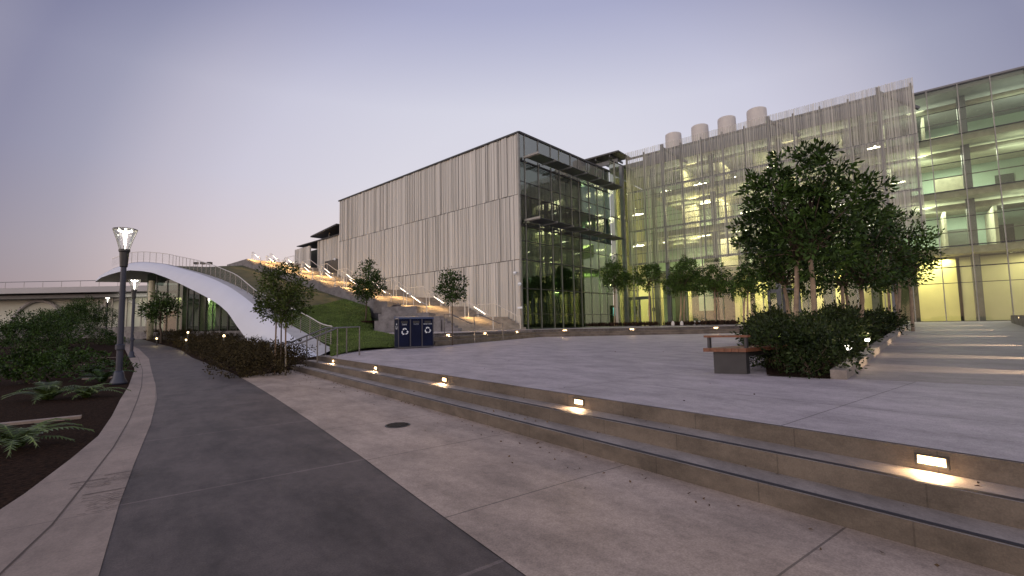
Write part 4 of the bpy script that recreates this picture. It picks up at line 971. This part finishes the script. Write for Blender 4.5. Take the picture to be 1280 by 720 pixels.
for i, (px, py, r_, h_, lb) in enumerate(((112, 434, 1.8, 3.6, 'tall dark leafy shrub behind the ferns at the left'), (98, 428, 2.4, 5.0, 'tallest dark evergreen shrub at the far left'), (128, 436, .9, 1.2, 'rounded dark shrub below the tall one, near the distant lamp'), (150, 436, .7, .7, 'low dark shrub beside the farther lamp post'), (155, 461, .33, .35, 'tiny dark shrub between lamp post and stone band'), (70, 440, 2.0, 2.6, 'broad dark shrub left of the tallest evergreen'), (30, 446, 2.0, 2.3, 'broad dark shrub at the left limit of the view'), (90, 470, .8, .8, 'rounded dark shrub among the ferns'), (40, 480, .9, .9, 'wide dark shrub at the far left among ferns'))):
    p = Z(px, py, 0); p.z = zg(p.x, p.y)
    blob_bush('bed_shrub', p, r_, h_, lb, 'shrub', 'dark shrubs in the left bed', leafd_m, leaf=(.14 if r_ > 1 else .08, .06), per=8 if r_ > 1 else 14, leaves=16, spread=.25 if r_ > 1 else .12)
# edging stones in the bed
for i, (px, py, l) in enumerate(((158, 471, 1.0), (112, 521, 1.4), (152, 447, 1.2), (110, 456, 1.3))):
    p = Z(px, py, 0); fr = frame((p.x, p.y), SN)
    build('edging_strip', MB().box(fr, -l, -.1, -.07, .07, -.05, .035), band_m, label=['pale edging strip beside the base of the nearer lamp', 'pale edging strip across the mulch lowest in the left bed', 'pale edging strip beside the farther lamp', 'pale edging strip among the ferns'][i], cat='edging', group='pale edging strips in the left bed', origin=(p.x, p.y, 0))

# ------------------------------------------------------------------ lamp posts
def lamp(loc, label, H=4.1):
    t = empty('street_lamp', loc, label, 'street lamp', 'lit lamp posts along the path'); c = loc
    build('base', MB().lathe([(.19, 0), (.185, .05), (.13, .16), (.105, .30), (.085, .34)], c, 20), lamp_post_m, t, smooth=True)
    build('post', MB().lathe([(.075, .3), (.072, .88), (.105, .90), (.105, 1.02), (.072, 1.04), (.062, H - 1.0)], c, 16), lamp_post_m, t)
    build('collar', MB().lathe([(.075, H - 1.02), (.085, H - 1.0), (.105, H - .62), (.125, H - .60), (.125, H - .54), (.05, H - .54)], c, 20), trim_m, t)
    build('lamp_shade', MB().lathe([(.085, H - .54), (.16, H - .28), (.235, H - .05), (.25, H)], c, 20), lamp_glass, t)
    rm = MB().tube([(c[0] + .255 * math.cos(a), c[1] + .255 * math.sin(a), c[2] + H) for a in np.linspace(0, 2 * math.pi, 25)], .014, 5)
    for k in range(4):
        a = k * math.pi / 2 + .6; rm.tube([(c[0] + r_ * math.cos(a), c[1] + r_ * math.sin(a), c[2] + z_) for r_, z_ in ((.10, H - .55), (.17, H - .28), (.245, H - .05), (.258, H))], .012, 5)
    build('cage', rm, mull_m, t)
    co = MB().lathe([(.02, H - .52), (.03, H - .3), (.045, H - .10), (.03, H - .02)], c, 10)
    for k in range(4):
        a = k * math.pi / 2 + .6; co.tube([(c[0] + .03 * math.cos(a), c[1] + .03 * math.sin(a), c[2] + H - .08), (c[0] + .15 * math.cos(a), c[1] + .15 * math.sin(a), c[2] + H - .03)], .022, 6)
    build('lit_core', co, lamp_e, t)
    light('lamp_bulb', 'POINT', Vector(c) + Vector((0, 0, H + .1)), 14, (1, .85, .66), t, size=.12)
l1 = Z(148, 480, 0); l2 = Z(164, 447.5, 0)
lamp(l1, 'tallest in view, nearest lit lamp post rising from the left bed')
lamp((l2.x, l2.y, 0), 'middle lit lamp post behind the nearest one, beside the band')
for (px, py, D, lb) in ((134.5, 372, 52, 'small distant lit lamp post before the arched wall'), (152, 366, 44, 'distant lit lamp post just left of the middle post')):
    q = PL(px, py, (0, D), (1, 0)); lamp((q.x, q.y, q.z - 4.1 + .0), lb)

# ------------------------------------------------------------------ distant hall at the left
DH = empty('distant_arched_hall', (-60, 78, 0), 'distant pale hall with flat roof deck and arched wall under it', 'building')
dz = lambda px, py, D: PL(px, py, (0, D), (1, 0))
D = 76
r0 = dz(101, 361, D).z; r1 = dz(101, 366, D).z
build('roof_deck', MB().box(ID, -110, -52, D - 1, D + 22, r1, r0 + .25), far_m, DH)
build('lower_beam', MB().box(ID, -110, -52, D + .5, D + 20, r1 - .75, r1 - .2), soffit_m, DH)
build('wall', MB().box(ID, -110, -50, D + 3, D + 20, -.1, r1 - .7), far_lit, DH)
ar_ = MB()
for cx in (-92.5, -79, -65.5):
    ar_.tube([(cx + 5.2 * math.cos(a), D + 2.7, -.1 + 7.0 * math.sin(a)) for a in np.linspace(0, math.pi, 20)], .28, 6)
build('arch', ar_, far_m, DH)
build('dark_opening', MB().box(ID, -84, -74, D + 2.9, D + 2.96, 0, 3.2), int_dark, DH)
build('door_bay', MB().box(ID, -58, -52, D + 2.4, D + 2.9, 0, 3.8), yel2_m, DH)
for x in np.arange(-70, -50, 1.2): build('mullion', MB().box(ID, x - .08, x + .08, D + 2.2, D + 2.4, 0, r1 - .8), mull_m, DH)
light('hall_glow', 'AREA', (-58, D - 1, r1 - 1.2), 260, (1, .95, .75), DH, size=12, size_y=1, d=(0, 1, -.8))
dr_ = empty('roof_railing', (-75, D, r0), 'thin railing on the distant flat roof', 'railing')
rr = MB().tube([(-108, D - .9, r0 + 1.2), (-53, D - .9, r0 + 1.2)], .05, 4)
for x in range(-108, -52, 3): rr.tube([(x, D - .9, r0), (x, D - .9, r0 + 1.2)], .04, 4)
build('rail_tube', rr, cable_m, dr_)
lw_ = empty('low_garden_wall', (-38, 50, 0), 'low grey wall and gate where the path ends', 'wall')
build('wall_body', MB().box(ID, -62, -41, 56, 56.3, 0, 2.0), block_m, lw_)

# ------------------------------------------------------------------ recycling bins
b0 = Z(498, 435, .52); b1 = Z(542, 432.3, .55); bd = unit((b1.x - b0.x, b1.y - b0.y)); bw = math.dist((b0.x, b0.y), (b1.x, b1.y)); bf = frame((b0.x, b0.y, .5), bd)
bz = .06; BH = 1.16; BD = .62
RB = empty('recycling_station', bf(bw / 2, BD / 2, 0), 'navy blue three-bay recycling bin unit with white arrow symbols at the lawn edge', 'bin')
build('cabinet', MB().box(bf, .03, bw - .03, .03, BD - .03, bz, BH), navy_m, RB)
fm = MB()
for k in range(4): x = k * bw / 3; fm.box(bf, max(0, x - .02), min(bw, x + .02), -.012, .03, 0.02, BH)
fm.box(bf, 0, bw, 0, BD, .02, .06).box(bf, 0, .04, BD - .03, BD + .012, .02, BH).box(bf, bw - .04, bw, BD - .03, BD + .012, .02, BH)
build('frame', fm, frame_m, RB)
build('lid', MB().hexa([bf(-.03, -.04, BH), bf(bw + .03, -.04, BH), bf(bw + .03, BD + .04, BH), bf(-.03, BD + .04, BH), bf(.0, .0, BH + .07), bf(bw, .0, BH + .07), bf(bw, BD, BH + .12), bf(0, BD, BH + .12)]), navy_top, RB)
for k in range(3):
    x0 = k * bw / 3 + .03; x1 = (k + 1) * bw / 3 - .03
    d_ = build('door', MB().box(bf, x0, x1, .012, .028, .08, BH - .03), navy_m, RB)
    build('slot', MB().box(bf, x0 + .08, x1 - .08, .004, .011, BH - .17, BH - .08), trim_m, d_)
def arrows(fr, cx, cz, r, y, xdir=1):
    mb = MB()
    for k in range(3):
        a = math.pi / 2 + k * 2 * math.pi / 3
        rot = lambda p: (p[0] * math.cos(a) - p[1] * math.sin(a), p[0] * math.sin(a) + p[1] * math.cos(a))
        # bent band over one corner of the triangle plus an arrow head
        for poly in ([(.42, -.55), (.72, -.55 + .02), (.98, -.12), (.68, -.02)], [(.68, -.02), (.98, -.12), (.98, .10), (.76, .16)], [(.76, .14), (.98, .08), (.86, .36), (.62, .30)], [(.46, .12), (1.02, .46), (.42, .62)]):
            mb.poly([fr(cx + q[0] * r * xdir, y, cz + q[1] * r) for q in map(rot, poly)])
    return mb
build('recycling_symbol', arrows(bf, bw / 6 + .02, .66, .145, .008), white_p, RB); build('recycling_symbol', arrows(bf, bw * 5 / 6, .70, .135, .008), white_p, RB)
sfm = frame(bf(0, 0, 0), (bd[1] * -1, bd[0])); # along the depth
side = lambda x, y, z: bf(-.0 + y, x, z)
build('side_panel', MB().box(bf, .012, .028, .05, BD - .05, .08, BH - .03), navy_m, RB)
build('recycling_symbol', arrows(side, BD / 2, .86, .13, .008), white_p, RB)
def text(s, fr_o, xd, size, m, parent, name='lettering'):
    cu = bpy.data.curves.new(name, 'FONT'); cu.body = s; cu.size = size; cu.align_x = 'CENTER'; cu.extrude = .001
    o = bpy.data.objects.new(name, cu); COL.objects.link(o); dg = bpy.context.evaluated_depsgraph_get(); me = bpy.data.meshes.new_from_object(o.evaluated_get(dg)); bpy.data.objects.remove(o)
    me.materials.append(m); o = bpy.data.objects.new(name, me); COL.objects.link(o); o.parent = parent
    X = Vector((xd[0], xd[1], 0)); Zv = Vector((0, 0, 1)); Y = X.cross(Zv)
    M = Matrix((X, Zv, Y)).transposed().to_4x4(); M.translation = Vector(fr_o) - WL[parent]; o.matrix_local = M; return o
text('CANS', bf(bw / 6, .006, .92), bd, .075, white_p, RB); text('GLASS', bf(bw / 2, .006, .93), bd, .075, grey_p, RB); text('MIXED PAPER', bf(bw * 5 / 6, .006, .93), bd, .062, white_p, RB)

# ------------------------------------------------------------------ bench
q0 = Z(893, 467, .475); q1 = Z(932, 468, .475); bx = unit((q1.x - q0.x, q1.y - q0.y)); fx = frame((q0.x, q0.y, .475), bx)
BN = empty('park_bench', fx(.25, 1.4, 0), 'reddish wooden bench with raised arm rests on dark steel box legs beside the hedge', 'bench')
WB = math.dist((q0.x, q0.y), (q1.x, q1.y)) + .02; sh = .55
def skew(x, y, z): return fx(x + y * sh, y, z)
for y in (0, 2.55): build('leg', MB().box(skew, 0, WB, y, y + .09, 0, .36), bsteel_m, BN)
build('under_frame', MB().box(skew, .08, .14, .09, 2.55, .28, .36).box(skew, WB - .14, WB - .08, .09, 2.55, .28, .36), bsteel_m, BN)
seat = MB()
ns = 6
for k in range(ns):
    x0 = -.10 + k * (WB + .16) / ns; seat.box(skew, x0, x0 + (WB + .16) / ns - .008, -.09, 2.85, .365, .425)
build('seat', seat, wood_m, BN)
for y in (-.03, 2.6):
    build('arm_rest', MB().box(skew, -.12, WB + .05, y, y + .09, .60, .635), wood_m, BN)
    build('arm_post', MB().box(skew, -.08, -.045, y + .02, y + .07, .40, .60).box(skew, WB - .01, WB + .025, y + .02, y + .07, .40, .60), bsteel_m, BN)

# ------------------------------------------------------------------ planter island
cbm = empty('planter_kerb', wf(8, .15, .5), 'low pale kerb along the hedge beside the right walkway', 'kerb')
mb = MB(); rnd2 = random.Random(5)
for k in range(12):
    s = .05 + k * 1.86; mb.hexa([wf(s, 0, wz(s) - .2), wf(s + 1.845, 0, wz(s) - .2), wf(s + 1.845, .2, wz(s) - .2), wf(s, .2, wz(s) - .2), wf(s, 0, wz(s) + .13), wf(s + 1.845, 0, wz(s + 1.8) + .13), wf(s + 1.845, .2, wz(s + 1.8) + .13), wf(s, .2, wz(s) + .13)])
build('kerb_stone', mb, step_m, cbm)
pl = [(3.95, 7.45), (4.60, 6.9), tuple(wf(.05, .2, 0).xy), tuple(wf(22.4, .2, 0).xy), (16, 26.5), (11.5, 22.5), (8.2, 16.5), (6.2, 11.8)]
build('planter_soil', MB().poly([(*p, zpl(*p) + .03) for p in pl]), mulch_m, kind='structure')
# hedge bushes
hb = []
hpos = [(.3, .55, .42, .75), (1.0, 1.0, .55, .88), (.9, .35, .40, .72), (1.9, .6, .55, .9), (2.2, 1.6, .55, .86), (3.0, .8, .6, .95), (3.4, 2.0, .6, .9), (4.3, .8, .6, 1.0), (4.6, 2.1, .65, .95), (5.6, .9, .65, 1.05), (5.9, 2.6, .7, 1.0), (7.0, 1.0, .7, 1.05), (7.4, 2.9, .75, 1.05), (8.6, 1.1, .75, 1.1), (9.2, 3.2, .8, 1.1), (10.4, 1.2, .8, 1.1), (11.2, 3.4, .8, 1.1), (12.4, 1.2, .8, 1.1), (13.6, 3.3, .8, 1.1), (14.6, 1.2, .8, 1.1), (16.4, 2.0, .8, 1.0), (18.4, 1.3, .8, .9), (20.4, 1.2, .7, .7), (1.55, 1.75, .35, .62), (10.0, 5.0, .7, 1.0), (12.5, 5.0, .7, 1.0), (7.2, 4.2, .6, .95)]
for i, (s, m_, r_, h_) in enumerate(hpos):
    if s > 12: m_ = min(m_, .75 if i % 2 else 1.6)
    while True:
        p = wf(s, m_, 0)
        if 640 + 590 * (p.x - r_ * .75) / p.y >= 938 or m_ < .3: break
        m_ -= .08
    p.z = zpl(p.x, p.y)
    nth = sorted(hpos).index(hpos[i]) + 1
    lab = ('dark hedge bush, %s back from the bench, %s side of the island' % (['nearest', 'second', 'third', 'fourth', 'fifth', 'sixth', 'seventh', 'eighth', 'ninth', 'tenth', 'eleventh', 'twelfth', 'thirteenth', 'fourteenth', 'fifteenth', 'sixteenth', 'seventeenth', 'eighteenth', 'nineteenth', 'twentieth', 'twenty-first', 'twenty-second', 'twenty-third', 'twenty-fourth', 'twenty-fifth', 'twenty-sixth', 'farthest'][nth - 1], 'kerb' if m_ < 1.3 else 'plaza'))
    near = s < 5
    blob_bush('hedge_bush', p, r_, h_ * .9, lab, 'bush', 'hedge bushes in the island planter', hedge_m, leaf=(.075, .038) if near else (.11, .055), per=26 if near else 11, leaves=16, spread=.15 if near else .2, stems=8)
# uplights in the planter
for i, (s, m_, pw_) in enumerate(((1.35, .12, 4), (4.2, .14, 4), (2.4, 1.35, 5), (6.5, 1.9, 12), (9.5, 2.6, 14), (13.5, 2.2, 16))):
    p = wf(s, m_, 0); p.z = zpl(p.x, p.y) + .35
    t = empty('planter_light', p, ['white planter light at the near end of the hedge, by the kerb', 'second planter light by the kerb, deeper in the hedge', 'warm planter light among the leaves behind the bench', 'warm uplight at the foot of the tallest trees', 'warm uplight between the trunks in the middle of the island', 'warm uplight at the far trunks of the island'][i], 'garden light', 'uplights in the island planter')
    build('stem', MB().tube([p - Vector((0, 0, .35)), p], .015, 6), trim_m, t)
    build('lens', MB().lathe([(.02, 0), (.045, .03), (.045, .07)], p, 10), lamp_e if i < 2 else warm_e, t)
    light('planter_lamp', 'POINT', p + Vector((0, 0, .15)), pw_, (1, .82, .45), t, size=.05)

# ------------------------------------------------------------------ trees
def at(px, py, D): return PL(px, py, (0, D), (1, 0))
def blobs(L, D, dj=.5):
    out = []
    for (px, py, rx, ry) in L:
        d = D + rnd.uniform(-dj, dj); q = at(px, py, d); s = d / F_PX; out.append(((q.x, q.y, q.z), (rx * s, (rx * s + ry * s) / 2, ry * s)))
    return out
def base(px, D, z): q = at(px, 400, D); return (q.x, q.y, z)
big = dict(leaf=(.15, .06), lm=leafd_m, bm=pale_bark)
G1 = 'trees in the island planter'
tree('island_tree', base(1012, 10.6, .5), blobs([(1010, 215, 40, 30), (1000, 260, 60, 40), (960, 245, 30, 26), (1055, 255, 38, 34), (1030, 300, 50, 36), (1085, 240, 20, 14), (985, 300, 40, 30), (940, 290, 16, 20), (1020, 192, 18, 12)], 10.9), 'tallest broad dark-leaved tree rising above the hedge', G1, trunks=((.1, 0), (-.22, .3)), trad=.055, forks=26, per=14, leaves=17, spread=.155, **big)
tree('island_tree', base(985, 13.0, .55), blobs([(960, 318, 32, 26), (940, 312, 18, 18), (985, 330, 30, 30), (952, 348, 22, 12), (1005, 340, 25, 26)], 13), 'leaning leafy tree at the left of the island group', G1, trunks=((.1, 0),), trad=.05, forks=18, per=11, leaves=16, spread=.17, **big)
tree('island_tree', base(1074, 12.0, .55), blobs([(1078, 285, 34, 28), (1060, 315, 32, 26), (1098, 318, 28, 30), (1085, 345, 28, 16)], 12.2), 'dark tree with a straight pale trunk right of the tallest one', G1, trunks=((0, 0),), trad=.055, forks=20, per=12, leaves=16, spread=.165, **big)
tree('island_tree', base(1056, 16.5, .65), blobs([(1050, 345, 26, 20), (1035, 330, 24, 20), (1065, 330, 20, 18)], 16.5), 'pale-trunked forked tree lit from below in the middle of the island', G1, trunks=((0, 0), (.35, .2)), trad=.06, forks=12, per=12, leaves=14, spread=.25, **big)
tree('island_tree', base(1140, 17.5, .75), blobs([(1125, 292, 26, 24), (1118, 272, 14, 12), (1148, 310, 24, 20), (1112, 325, 28, 24), (1145, 338, 18, 14), (1160, 318, 12, 12)], 17.5), 'rightmost dark tree of the island beside the walkway', G1, trunks=((0, 0), (-.4, .2)), trad=.055, forks=20, per=10, leaves=15, spread=.2, **big)
tree('island_tree', base(1112, 21.5, .9), blobs([(1110, 335, 26, 20), (1095, 345, 22, 18), (1130, 345, 18, 14)], 21.5), 'hindmost thin tree of the island before the yellow wall', G1, trunks=((0, 0), (.5, 0)), trad=.06, forks=12, per=11, leaves=14, spread=.28, **big)
# row before the glass hall
FR = [(768, 37.6, [(769, 347, 16, 15), (764, 336, 10, 10), (778, 352, 12, 10)], 'small round tree at the left end of the row, before the entry glazing'),
      (812, 35.8, [(807, 348, 15, 13), (815, 340, 9, 8)], 'smallest thin tree of the row, before the yellow doors'),
      (852, 34.4, [(855, 343, 18, 17), (846, 356, 14, 12), (868, 355, 12, 12), (858, 329, 9, 7)], 'fullest tree of the row, right of the first grey column'),
      (897, 33.0, [(893, 347, 16, 14), (903, 358, 13, 10), (884, 358, 10, 9)], 'slender tree of the row, before the dark ground floor glass'),
      (932, 31.6, [(935, 348, 16, 15), (925, 360, 12, 9), (948, 355, 12, 12)], 'tree of the row half hidden by the big island trees')]
for (px, D_, L, lb) in FR:
    tree('planter_tree', base(px, D_, TER), blobs(L, D_, .3), lb, 'small trees in a row before the glass hall', trunks=((0, 0),) if px < 820 else ((-.15, 0), (.2, .1)), trad=.06, forks=12, per=13, leaves=15, spread=.2, leaf=(.17, .08), lm=leafr_m, bm=pale_bark)
    light('tree_uplight', 'SPOT', Vector(base(px, D_ - .6, TER + .15)), 60, (1, .72, .4), None, size=.05, d=(0, .25, 1), spot=R(60))
# staked tree by the path, trees on the lawn
sb = Z(350, 468, 0)
tree('staked_tree', (sb.x, sb.y, 0), blobs([(352, 355, 22, 20), (345, 375, 22, 18), (365, 380, 18, 18), (338, 345, 12, 12), (358, 338, 10, 9), (372, 365, 14, 14), (335, 388, 12, 12), (357, 395, 16, 10)], sb.y, .25), 'young tree tied to wooden stakes between the path and white fascia', None, trad=.022, forks=22, per=26, leaves=15, spread=.14, leaf=(.095, .042), stakes=((-.16, 0, 1.75), (.15, .02, 1.7)), up=-.1)
hp = None
def drop(px, py):
    d = Vector(ray(px, py)); h = bvh.ray_cast(Vector((0, 0, EYE)), d.normalized()); return h[0]
g2 = drop(457, 402) or Vector((-8.2, 27, 1.6))
tree('lawn_tree', g2, blobs([(461, 352, 17, 15), (452, 360, 12, 11), (470, 358, 11, 10), (460, 337, 8, 9), (457, 370, 12, 6)], g2.y, .3), 'small upright tree standing on the lawn slope', None, trad=.045, forks=14, per=12, leaves=15, spread=.24, leaf=(.15, .065), lm=leafd_m)
g3 = Z(565.5, 430, .56)
tree('plaza_tree', g3, blobs([(565, 358, 15, 14), (564, 346, 9, 9), (558, 366, 10, 8), (572, 366, 9, 8), (566, 374, 9, 5)], g3.y, .2), 'thin-stemmed young tree beside the recycling bins', None, trad=.024, forks=12, per=20, leaves=14, spread=.17, leaf=(.12, .052), lm=leafd_m)
g4 = base(202, 40, .4)
tree('pavilion_tree', g4, blobs([(200, 385, 17, 11), (188, 388, 10, 8), (213, 382, 10, 6), (203, 373, 9, 5), (192, 397, 8, 5)], 40, .4), 'small dark tree before the lit pavilion', None, trad=.08, forks=12, per=6, leaves=16, spread=.4, leaf=(.24, .10), lm=leafd_m)
# mulch rings
for nm, p, lb in (('mulch_ring', g2, 'brown mulch ring round the lawn tree'),):
    build(nm, MB().lathe([(.55, -.05), (.5, .04), (.1, .06)], p, 18), mulch_m, label=lb, cat='mulch', origin=p)

# far planter strips before the glass hall
for i, (a, b) in enumerate(((735, 822), (832, 922), (940, 990))):
    Da = 37.9 - (a - 735) * .0325; Db = 37.9 - (b - 735) * .0325
    A_ = Vector(base(a, Da, TER)); B_ = Vector(base(b, Db, TER)); u = unit((B_.x - A_.x, B_.y - A_.y)); L = math.dist(A_.xy, B_.xy); fr = frame(A_, u)
    t = empty('planter_bed', A_, ['low dark planter strip at the entry, left of the three', 'low dark planter strip below the fullest trees, middle of the three', 'short planter strip beside the big island trees'][i], 'planter', 'planter strips on the terrace')
    build('kerb', MB().box(fr, 0, L, -.8, .8, 0, .06), block_m, t)
    n = int(L * 26); P = np.array([list(fr(rnd.uniform(.05, L - .05), rnd.uniform(-.75, .75), .08)) for _ in range(n * 6)]); leaf_mesh('ground_cover', P, np.tile([0, 0, 1.0], (len(P), 1)), .30, .10, cover_m, t, up=.3)
# boulder-like pale marker stones in the planter
for i, px in enumerate((841, 852, 868, 874)):
    p = Vector(base(px, 33.3, TER + .06)); build('marker_stone', MB().lathe([(.10, 0), (.12, .12), (.09, .26), (.03, .32)], p, 9), vent_m, label='small pale marker in the middle planter strip, %s from the left' % ORD[i], cat='marker', group='pale markers in the planter strip', origin=p)

# security cameras and small wall fittings
def seccam(px, py, label, off=.3):
    o_ = wfm(0, off, 0); q = PL(px, py, (o_.x, o_.y), DW); t = empty('security_camera', q, label, 'camera', 'security cameras on the ribbed wall'); wv = Vector((NF[0], NF[1], 0))
    build('bracket', MB().tube([q - wv * .28 + Vector((0, 0, .05)), q + Vector((0, 0, .05))], .03, 6), trim_m, t)
    build('dome', MB().lathe([(.02, -.14), (.09, -.1), (.13, -.02), (.13, .06), (.05, .10)], q, 12), white_p, t, smooth=True)
seccam(649.5, 355, 'white dome camera low on the building corner'); seccam(643.5, 341, 'white camera just above the dome at the corner', .25); seccam(418.5, 324, 'white camera high on the wall at the upper stair')
o_ = wfm(0, .1, 0); q = PL(650, 384.5, (o_.x, o_.y), DW)
build('wall_plate', MB().box(frame(q, DW), -.22, .22, -.01, .03, -.07, .07), white_p, label='small white plate on the ribbed wall near the glass corner', cat='plate', origin=q)

# fallen leaves blown against the steps and path edges
n = 260; Pl = []
for i in range(n):
    q = rnd.random()
    if q < .45: p = SK(3.60 - abs(rnd.gauss(0, .35)) - .03, rnd.uniform(-3, 16)); z_ = .012
    elif q < .6: p = SK(3.93 + rnd.choice((0, .32)) - rnd.uniform(.02, .2), rnd.uniform(-3, 15)); z_ = .16 if p[0] * .8 + p[1] * .6 < 3.92 else .31
    elif q < .8: p = SK(4.5 + rnd.uniform(0, 12), rnd.uniform(-6, 12)); z_ = zpl(*p) + .014
    else: p = SK(3.60 - rnd.uniform(.02, .2), rnd.uniform(4, 16)); z_ = .012
    Pl.append((p[0], p[1], z_))
Pl = np.array(Pl); dl = rng.normal(0, 1, (n, 3)); dl[:, 2] = 0
leaf_mesh('fallen_leaves', Pl, dl * 3, .036, .018, mat('dry_leaf', (.10, .06, .03), .9, island=.5), None, up=.0, label='small dry leaves scattered over the paving and steps', cat='leaf litter', kind='stuff')
